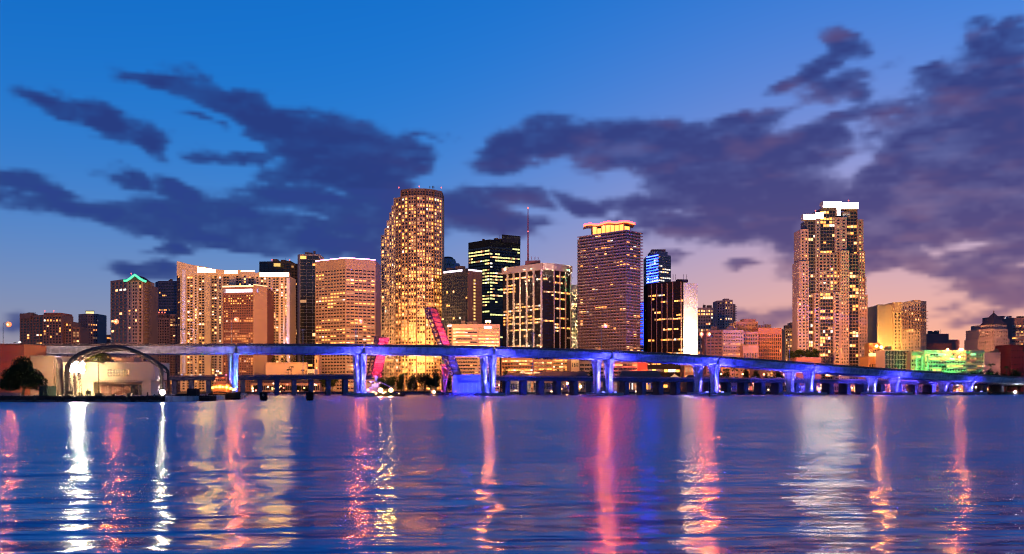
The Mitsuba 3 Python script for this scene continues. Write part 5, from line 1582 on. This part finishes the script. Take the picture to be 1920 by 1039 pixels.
# channel markers
for px, dia, lab in ((494.5, True, 'black channel marker with a small diamond board'), (581, False, 'plain black channel marker without a board')):
    k = thing('channel_marker', lab, 'marker')
    D = 364
    c = xat(px, D)
    for dx, dy in ((-.75, -.6), (.75, -.6), (-.75, .6), (.75, .6), (0, -.7), (0, .7)):
        wall(k, 'pile', MB().tube([[c + dx, D + dy, -.5], [c + dx * .95, D + dy * .95, zat(736.6, D)]], .26, 8), (.02, .018, .018))
    wall(k, 'plank_skirt', MB().cube(c - 1.05, c + 1.05, D - .95, D + .95, .45, zat(737, D)), (.022, .018, .018))
    wall(k, 'cap', MB().cube(c - 1.15, c + 1.15, D - 1.0, D + 1.0, zat(736.6, D) + .01, zat(735.4, D)), (.03, .025, .025))
    wall(k, 'lantern', MB().tube([[c, D, zat(735.4, D)], [c, D, zat(732.8, D)]], [.22, .12], 8), (.03, .03, .03))
    if dia:
        z = zat(741, D)
        wall(k, 'diamond_board', MB().add([[c - .5, D - 1.02, z], [c, D - 1.02, z - .5], [c + .5, D - 1.02, z], [c, D - 1.02, z + .5], [c - .5, D - .96, z], [c, D - .96, z - .5], [c + .5, D - .96, z], [c, D - .96, z + .5]],
                                          [[0, 1, 2, 3], [0, 4, 5, 1], [1, 5, 6, 2], [2, 6, 7, 3], [3, 7, 4, 0]]), (.22, .16, .14))
k = thing('mooring_pole', 'thin dark pole standing in the water before the pale double columns', 'pole')
D = 500
wall(k, 'shaft', MB().tube([[xat(1330.5, D), D, -.5], [xat(1330.5, D), D, zat(722, D)], [xat(1330.5, D), D, zat(715, D)]], [.26, .22, .2], 8), (.02, .02, .02))
wall(k, 'top_band', MB().tube([[xat(1330.5, D), D, zat(717.5, D)], [xat(1330.5, D), D, zat(716.5, D)]], .27, 8), (.05, .05, .05))

# ------------------------------------------------------------------ the island quay
ql, qr = xat(-120, 326), xat(310, 326)
scene['quay'] = mikit.ply(MB().prism([(ql, 326), (qr, 326), (qr + 4, 350), (qr - 2, 430), (ql - 20, 430)], -2, 1.6).mesh(), 'concrete')
labels['quay'] = {'kind': 'structure'}
k = thing('seawall', 'dark timber faced seawall along the island quay', 'wall')
for i in range(27):
    x0 = ql + (qr - ql) * i / 27
    x1 = ql + (qr - ql) * (i + 1) / 27
    wall(k, 'panel', MB().cube(x0 + .04, x1 - .04, 325.55, 325.95, -.5, 1.72), (.045, .03, .028))
    wall(k, 'post', MB().tube([[x0, 325.4, -.5], [x0, 325.4, 1.9]], .17, 7), (.04, .028, .026))
D = 372
X = lambda p: xat(p, D)
k = thing('orange_block', 'plain orange lit box shaped wall block behind the big dark tree', 'building')
wall(k, 'wall', MB().cube(X(-40), X(45), D, D + 18, 1.6, zat(645.5, D)), (.50, .16, .08))
wall(k, 'coping', MB().cube(X(-40), X(45.4), D - .2, D + 18, zat(645.5, D) + .01, zat(644.6, D)), (.42, .15, .08))
q = [X(-6), D - 16, 9.0]
put(k, 'wall_lamp', MB().tube([[q[0], q[1], 1.6], [q[0], q[1], 8.6]], .1, 6), 'dark_metal')
spot(k + '__light', q, [X(-8), D, 12], (1, .20, .04), 40, 42, weight=.2)
spot(k + '__light', [X(20), D - 30, 12], [X(40), D, 12], (1, .30, .16), 9, 60, weight=.2)
put(k, 'camera_mast', MB().tube([at(26, 645, D + 1), at(26, 642.5, D + 1)], .12, 5).cube(X(25), X(27.4), D + .8, D + 1.4, zat(643, D), zat(641.8, D)), 'dark_metal')
put(k, 'white_lamp', MB().cube(X(33.5), X(37), D + .5, D + 1, zat(643, D), zat(640.5, D)), 'lamp_glass', emit=[2.2 * K, 2 * K, 2 * K])
k = thing('brown_shed', 'flat roofed brown shed between the big tree and the floodlight', 'building')
wall(k, 'wall', MB().cube(X(47), X(91), D + 4, D + 20, 1.6, zat(667.5, D)), (.40, .26, .20))
wall(k, 'side_bay', MB().cube(X(91), X(103), D + 6, D + 20, 1.6, zat(671, D)), (.30, .22, .20))
wall(k, 'coping', MB().cube(X(46.5), X(91.5), D + 3.8, D + 20.2, zat(667.5, D) + .01, zat(666.3, D)), (.44, .30, .24))
put(k, 'blue_light', MB().cube(X(90), X(102), D + 5.2, D + 5.6, zat(668.4, D), zat(667.4, D)), 'lamp_glass', emit=[.9 * K, .8 * K, 2.0 * K])
for i in range(4):
    wall(k, 'shutter', MB().cube(X(92 + i * 2.8), X(94 + i * 2.8), D + 5.85, D + 5.98, 1.7, zat(690, D)), (.24, .18, .17))
k = thing('white_pavilion', 'flat roofed white building with a grid window, glaringly floodlit', 'building')
WH = (.62, .50, .38)
wall(k, 'upper_wall', MB().cube(X(118), X(290), D, D + 16, zat(713.5, D), zat(680.5, D)), WH)
wall(k, 'lower_wall', MB().cube(X(118), X(174), D + .6, D + 16, 1.6, zat(713.5, D)), WH)
wall(k, 'end_pier', MB().cube(X(265), X(282), D + .6, D + 16, 1.6, zat(713.5, D)), WH)
wall(k, 'back_wall', MB().cube(X(174), X(265), D + 5, D + 16, 1.6, zat(713.5, D)), (.42, .30, .26))
wall(k, 'roof_edge', MB().cube(X(117), X(291), D - .3, D + 16, zat(680.5, D) + .01, zat(679.4, D)), (.74, .6, .46))
wall(k, 'roof_block', MB().cube(X(205), X(242), D + 5, D + 13, zat(679.4, D), zat(669.5, D)), (.62, .30, .18))
for p in (170, 250):
    q = np.array([X(p), D + 12.0, zat(679.4, D) + 1.0])
    put(k, 'added_deck_flood', MB().cube(q[0] - .5, q[0] + .5, D + 11.7, D + 12.3, q[2] - .4, q[2] + .4), 'dark_metal')  # lamp box added on the roof to warm the bridge deck behind
    spot(k + '__light', q + [0, .6, .1], at(p + 10, 652, 515), (1, .60, .44), 2700, 27, 13, weight=.4)
put(k, 'grid_window', MB().cube(X(201), X(242.5), D - .06, D - .01, zat(706, D), zat(692, D)), 'dark_glass')
for i in range(9):
    p = 201 + i * 5.19
    wall(k, 'mullion', MB().cube(X(p - .5), X(p + .5), D - .2, D - .07, zat(706.4, D), zat(691.6, D)), (.70, .56, .40))
for y in (706.2, 701.6, 696.9, 692):
    wall(k, 'transom', MB().cube(X(200.6), X(243), D - .24, D - .205, zat(y + .45, D), zat(y - .45, D)), (.70, .56, .40))
wall(k, 'canopy', MB().cube(X(172), X(268), D - 1.6, D - .02, zat(716.5, D), zat(714.6, D)), (.55, .42, .32))
for p in (178, 205, 232, 262):
    wall(k, 'canopy_post', MB().tube([[X(p), D - 1.3, 1.6], [X(p), D - 1.3, zat(716.5, D)]], .12, 6), (.4, .3, .24))
for i in range(6):
    wall(k, 'shutter', MB().cube(X(180 + i * 9), X(188 + i * 9), D + 4.8, D + 4.97, 1.7, zat(722, D)), (.26, .14, .14))
for i in range(4):
    put(k, 'glass_door', MB().cube(X(236 + i * 7), X(242 + i * 7), D + 4.85, D + 4.97, 1.7, zat(722, D)), 'dark_glass')

k = thing('arched_canopy', 'big dark tubular arch curving over the white pavilion', 'arch')
D = 342
ap = [(126, 743), (126, 716), (126, 698), (129, 684), (138, 672.5), (153, 663.5), (170, 657), (190, 653), (212, 651.5), (232, 653), (250, 658), (268, 666.5), (283, 676), (294, 683.5), (300, 689), (302.8, 695), (303, 704), (303, 724), (303, 743)]
cs = CubicSpline(np.arange(len(ap)), np.array(ap))
q = cs(np.linspace(0, len(ap) - 1, 70))
P = np.array([at(x, y, D) for x, y in q])
wall(k, 'arch_tube', MB().tube(P, np.interp(q[:, 0], [126, 160, 220, 303], [.80, .78, .66, .58]), 12), (.11, .07, .06), smooth=True)
wall(k, 'arch_tube', MB().tube(P + np.array([.5, 5.0, -.5]), .40, 10), (.11, .07, .06), smooth=True)
for i in range(8, 66, 5):
    wall(k, 'tie_bar', MB().tube([P[i], P[i] + np.array([.5, 5.0, -.5])], .16, 6), (.09, .06, .05))
wall(k, 'foot', MB().cube(P[-1][0] - .9, P[-1][0] + .9, D - .9, D + 6, 1.6, 2.3), (.2, .15, .13))

k = thing('floodlight_tower', 'glaring white floodlight on a stubby lattice tower at the quay edge', 'floodlight')
D = 346
fl = at(140, 688, D)
for dx, dy in ((-.7, -.7), (.7, -.7), (-.7, .7), (.7, .7)):
    put(k, 'leg', MB().tube([[fl[0] + dx * 1.6, D + 2 + dy, 1.6], [fl[0] + dx, D + 2 + dy, fl[2] - .9]], .1, 5), 'dark_metal')
for z in (3.2, 5.2, 7.2):
    for dy in (-.72, .72):
        put(k, 'brace', MB().tube([[fl[0] - 1.0, D + 2 + dy, z], [fl[0] + .9, D + 2 + dy, z + 1.8]], .06, 5), 'dark_metal')
put(k, 'lamp_frame', MB().cube(fl[0] - 2.6, fl[0] + 2.6, D + 1.2, D + 1.6, fl[2] - 1.7, fl[2] + 1.7), 'dark_metal')
for dx in (-1.75, 0, 1.75):
    for dz in (-.85, .85):
        x, z = fl[0] + dx, fl[2] + dz
        put(k, 'lens', disc_panel(np.array([x, D + 1.05, z]), .82), 'lamp_glass', emit=[190, 172, 125], weight=.2)
        put(k, 'reflector', MB().cube(x - .84, x + .84, D + 1.12, D + 1.19, z - .82, z + .82), 'dark_metal')
spot(k + '__light', fl + [0, 3.2, .3], at(230, 690, 372), (1, .40, .11), 75, 70, 40, weight=.4)
spot(k + '__light', fl + [0, 3.2, .3], at(150, 700, 372), (1, .76, .36), 800, 36, 16, weight=.4)
k = thing('quay_floodlamp', 'low glaring lamp on the quay at the foot of the dark arch', 'floodlight')
D = 336
c = at(304.5, 735.5, D)
put(k, 'stand', MB().tube([[c[0], D, 1.6], [c[0], D, c[2] - .4]], .12, 6).cube(c[0] - .5, c[0] + .5, D - .3, D + .3, 1.6, 1.8), 'dark_metal')
put(k, 'housing', MB().cube(c[0] - .75, c[0] + .75, D + .3, D + .7, c[2] - .5, c[2] + .6), 'dark_metal')
put(k, 'lens', disc_panel(c + [0, .16, 0], .62), 'lamp_glass', emit=[820, 720, 500], weight=.8)
for px, py, r in ((297, 706, .16), (299, 709, .2), (296, 713, .2), (298, 726, .22), (297, 731, .2)):
    put(k, 'string_bulb', MB().ball(at(px, py, D + 3), r, 4), 'lamp_glass', emit=[3 * K, 2.6 * K, 2.2 * K])
tree(42, 667, 96, 354, 'big dark spreading tree in front of the orange block', z0=1.6, n=9000, group=None, name='spreading_tree', size=.33)
palm(184, 650, 366, 'yellow lit palm in front of the white pavilion', z0=1.6, r=4.6, group=None, c=(.09, .085, .02), nf=26)
k = thing('container', 'dark green ribbed container on the quay beside the tree', 'container')
D = 334
X = lambda p: xat(p, D)
wall(k, 'box', MB().cube(X(73), X(90), D, D + 6, 1.6, zat(724, D)), (.02, .026, .02))
for i in range(9):
    wall(k, 'rib', MB().cube(X(74 + i * 1.9), X(74.8 + i * 1.9), D - .12, D - .01, 1.7, zat(724.6, D)), (.055, .075, .055))
wall(k, 'frame', MB().cube(X(72.6), X(90.4), D - .18, D + .1, zat(724.4, D), zat(723.4, D)), (.07, .08, .06))
k = thing('parapet_wall', 'low reddish parapet wall under the spreading tree', 'wall')
wall(k, 'wall', MB().cube(X(-60), X(52), 329, 329.5, 1.6, zat(737.5, 329)), (.36, .18, .15))
wall(k, 'coping', MB().cube(X(-60), X(52.4), 328.9, 329.6, zat(737.5, 329) + .01, zat(736.7, 329)), (.40, .22, .18))
for px, w, h, lab in ((129, 6, 34, 'dark winch frame with tall posts on the quay under the floodlight'), (165, 4, 14, 'short dark winch frame on the quay in front of the white pavilion')):
    k = thing('winch', lab, 'winch')
    D = 331
    X = lambda p: xat(p, D)
    z1 = zat(743 - h, D)
    for d in (-1, -.3, .4, 1):
        wall(k, 'post', MB().tube([[X(px + d * w), D + (d > 0) * .8, 1.6], [X(px + d * w * .9), D, 1.6 + (z1 - 1.6) * (1 if abs(d) < .9 else .62)]], .13, 6), (.05, .04, .035))
    wall(k, 'drum', MB().tube([[X(px - w), D + .4, 2.7], [X(px + w), D + .4, 2.7]], .55, 10), (.06, .045, .04))
    wall(k, 'cross_bar', MB().cube(X(px - w), X(px + w), D - .1, D + .12, 1.6 + (z1 - 1.6) * .6, 1.6 + (z1 - 1.6) * .6 + .2), (.05, .04, .035))
for i, (px, w, lab) in enumerate(((153, 3, 'single dark mooring bollard nearest the tall winch'), (185, 7, 'wide dark crate on the quay before the pavilion shutters'), (212, 3, 'dark crate in the middle of the pavilion front'), (242, 3, 'dark crate near the pavilion glass doors'))):
    k = thing('bollard' if i == 0 else 'crate', lab, 'bollard' if i == 0 else 'crate')
    D = 329
    if i == 0:
        wall(k, 'shaft', MB().tube([[xat(px, D), D, 1.6], [xat(px, D), D, 2.2], [xat(px, D), D, 2.4]], [.3, .26, .42], 10), (.05, .04, .04))
        wall(k, 'base', MB().cube(xat(px, D) - .5, xat(px, D) + .5, D - .5, D + .5, 1.6, 1.68), (.05, .04, .04))
    else:
        z1 = 2.2 + .25 * (i % 2)
        wall(k, 'box', MB().cube(xat(px - w, D), xat(px + w, D), D, D + 1.2, 1.6, z1), (.06, .045, .04))
        wall(k, 'lid', MB().cube(xat(px - w - .3, D), xat(px + w + .3, D), D - .06, D + 1.26, z1 + .01, z1 + .12), (.07, .05, .045))
        for e in (-1, 1):
            wall(k, 'batten', MB().cube(xat(px + e * w * .6 - .3, D), xat(px + e * w * .6 + .3, D), D - .05, D - .01, 1.6, z1), (.07, .05, .045))

# ------------------------------------------------------------------ stones at the water's edge
rg = np.random.default_rng(77)


def stones(key, n, xf, yf, label, r0, r1):
    m = MB()
    base = trimesh.creation.icosphere(subdivisions=1)
    for i in range(n):
        t = rg.random()
        v = np.array(base.vertices) * (r0 + (r1 - r0) * rg.random()) * np.array([1 + .5 * rg.random(), .8, .55 + .3 * rg.random()])
        v = v * (1 + .35 * (rg.random((len(v), 1)) - .5))
        m.add(v + np.array([xf(t), yf(t) - rg.random() * 1.4, .05 + .3 * rg.random()]), base.faces)
    labels[wall(key, 'stone', m, (.13, .11, .10), kind='stuff')] = {'kind': 'stuff'}
    labels[key] = {'label': label, 'category': 'rocks', 'kind': 'stuff'}


k = number('shore_rocks')
stones(k, 620, lambda t: xat(462, 711) + (xat(1905, 711) - xat(462, 711)) * t, lambda t: 711.6, 'dark tumbled rocks along the city quay at the water line under the causeway', .45, 1.1)
k = number('island_rocks')
stones(k, 170, lambda t: xat(-30, 325) + (xat(300, 325) - xat(-30, 325)) * t, lambda t: 325.2, 'dark rocks scattered along the foot of the island seawall', .22, .6)
for i, px in enumerate((64, 108, 148, 196, 238, 276)):
    k = thing('mooring_pile', 'dark timber mooring pile standing off the island seawall', 'pile', 'mooring piles off the island seawall')
    h = zat(741.5 - 2.5 * (i % 3), 323)
    wall(k, 'shaft', MB().tube([[xat(px, 323), 323, -.5], [xat(px, 323) + .1, 323, h]], [.24, .2], 8), (.05, .04, .03))
    wall(k, 'cap', MB().tube([[xat(px, 323) + .1, 323, h + .01], [xat(px, 323) + .1, 323, h + .18]], [.24, .12], 8), (.09, .08, .07))
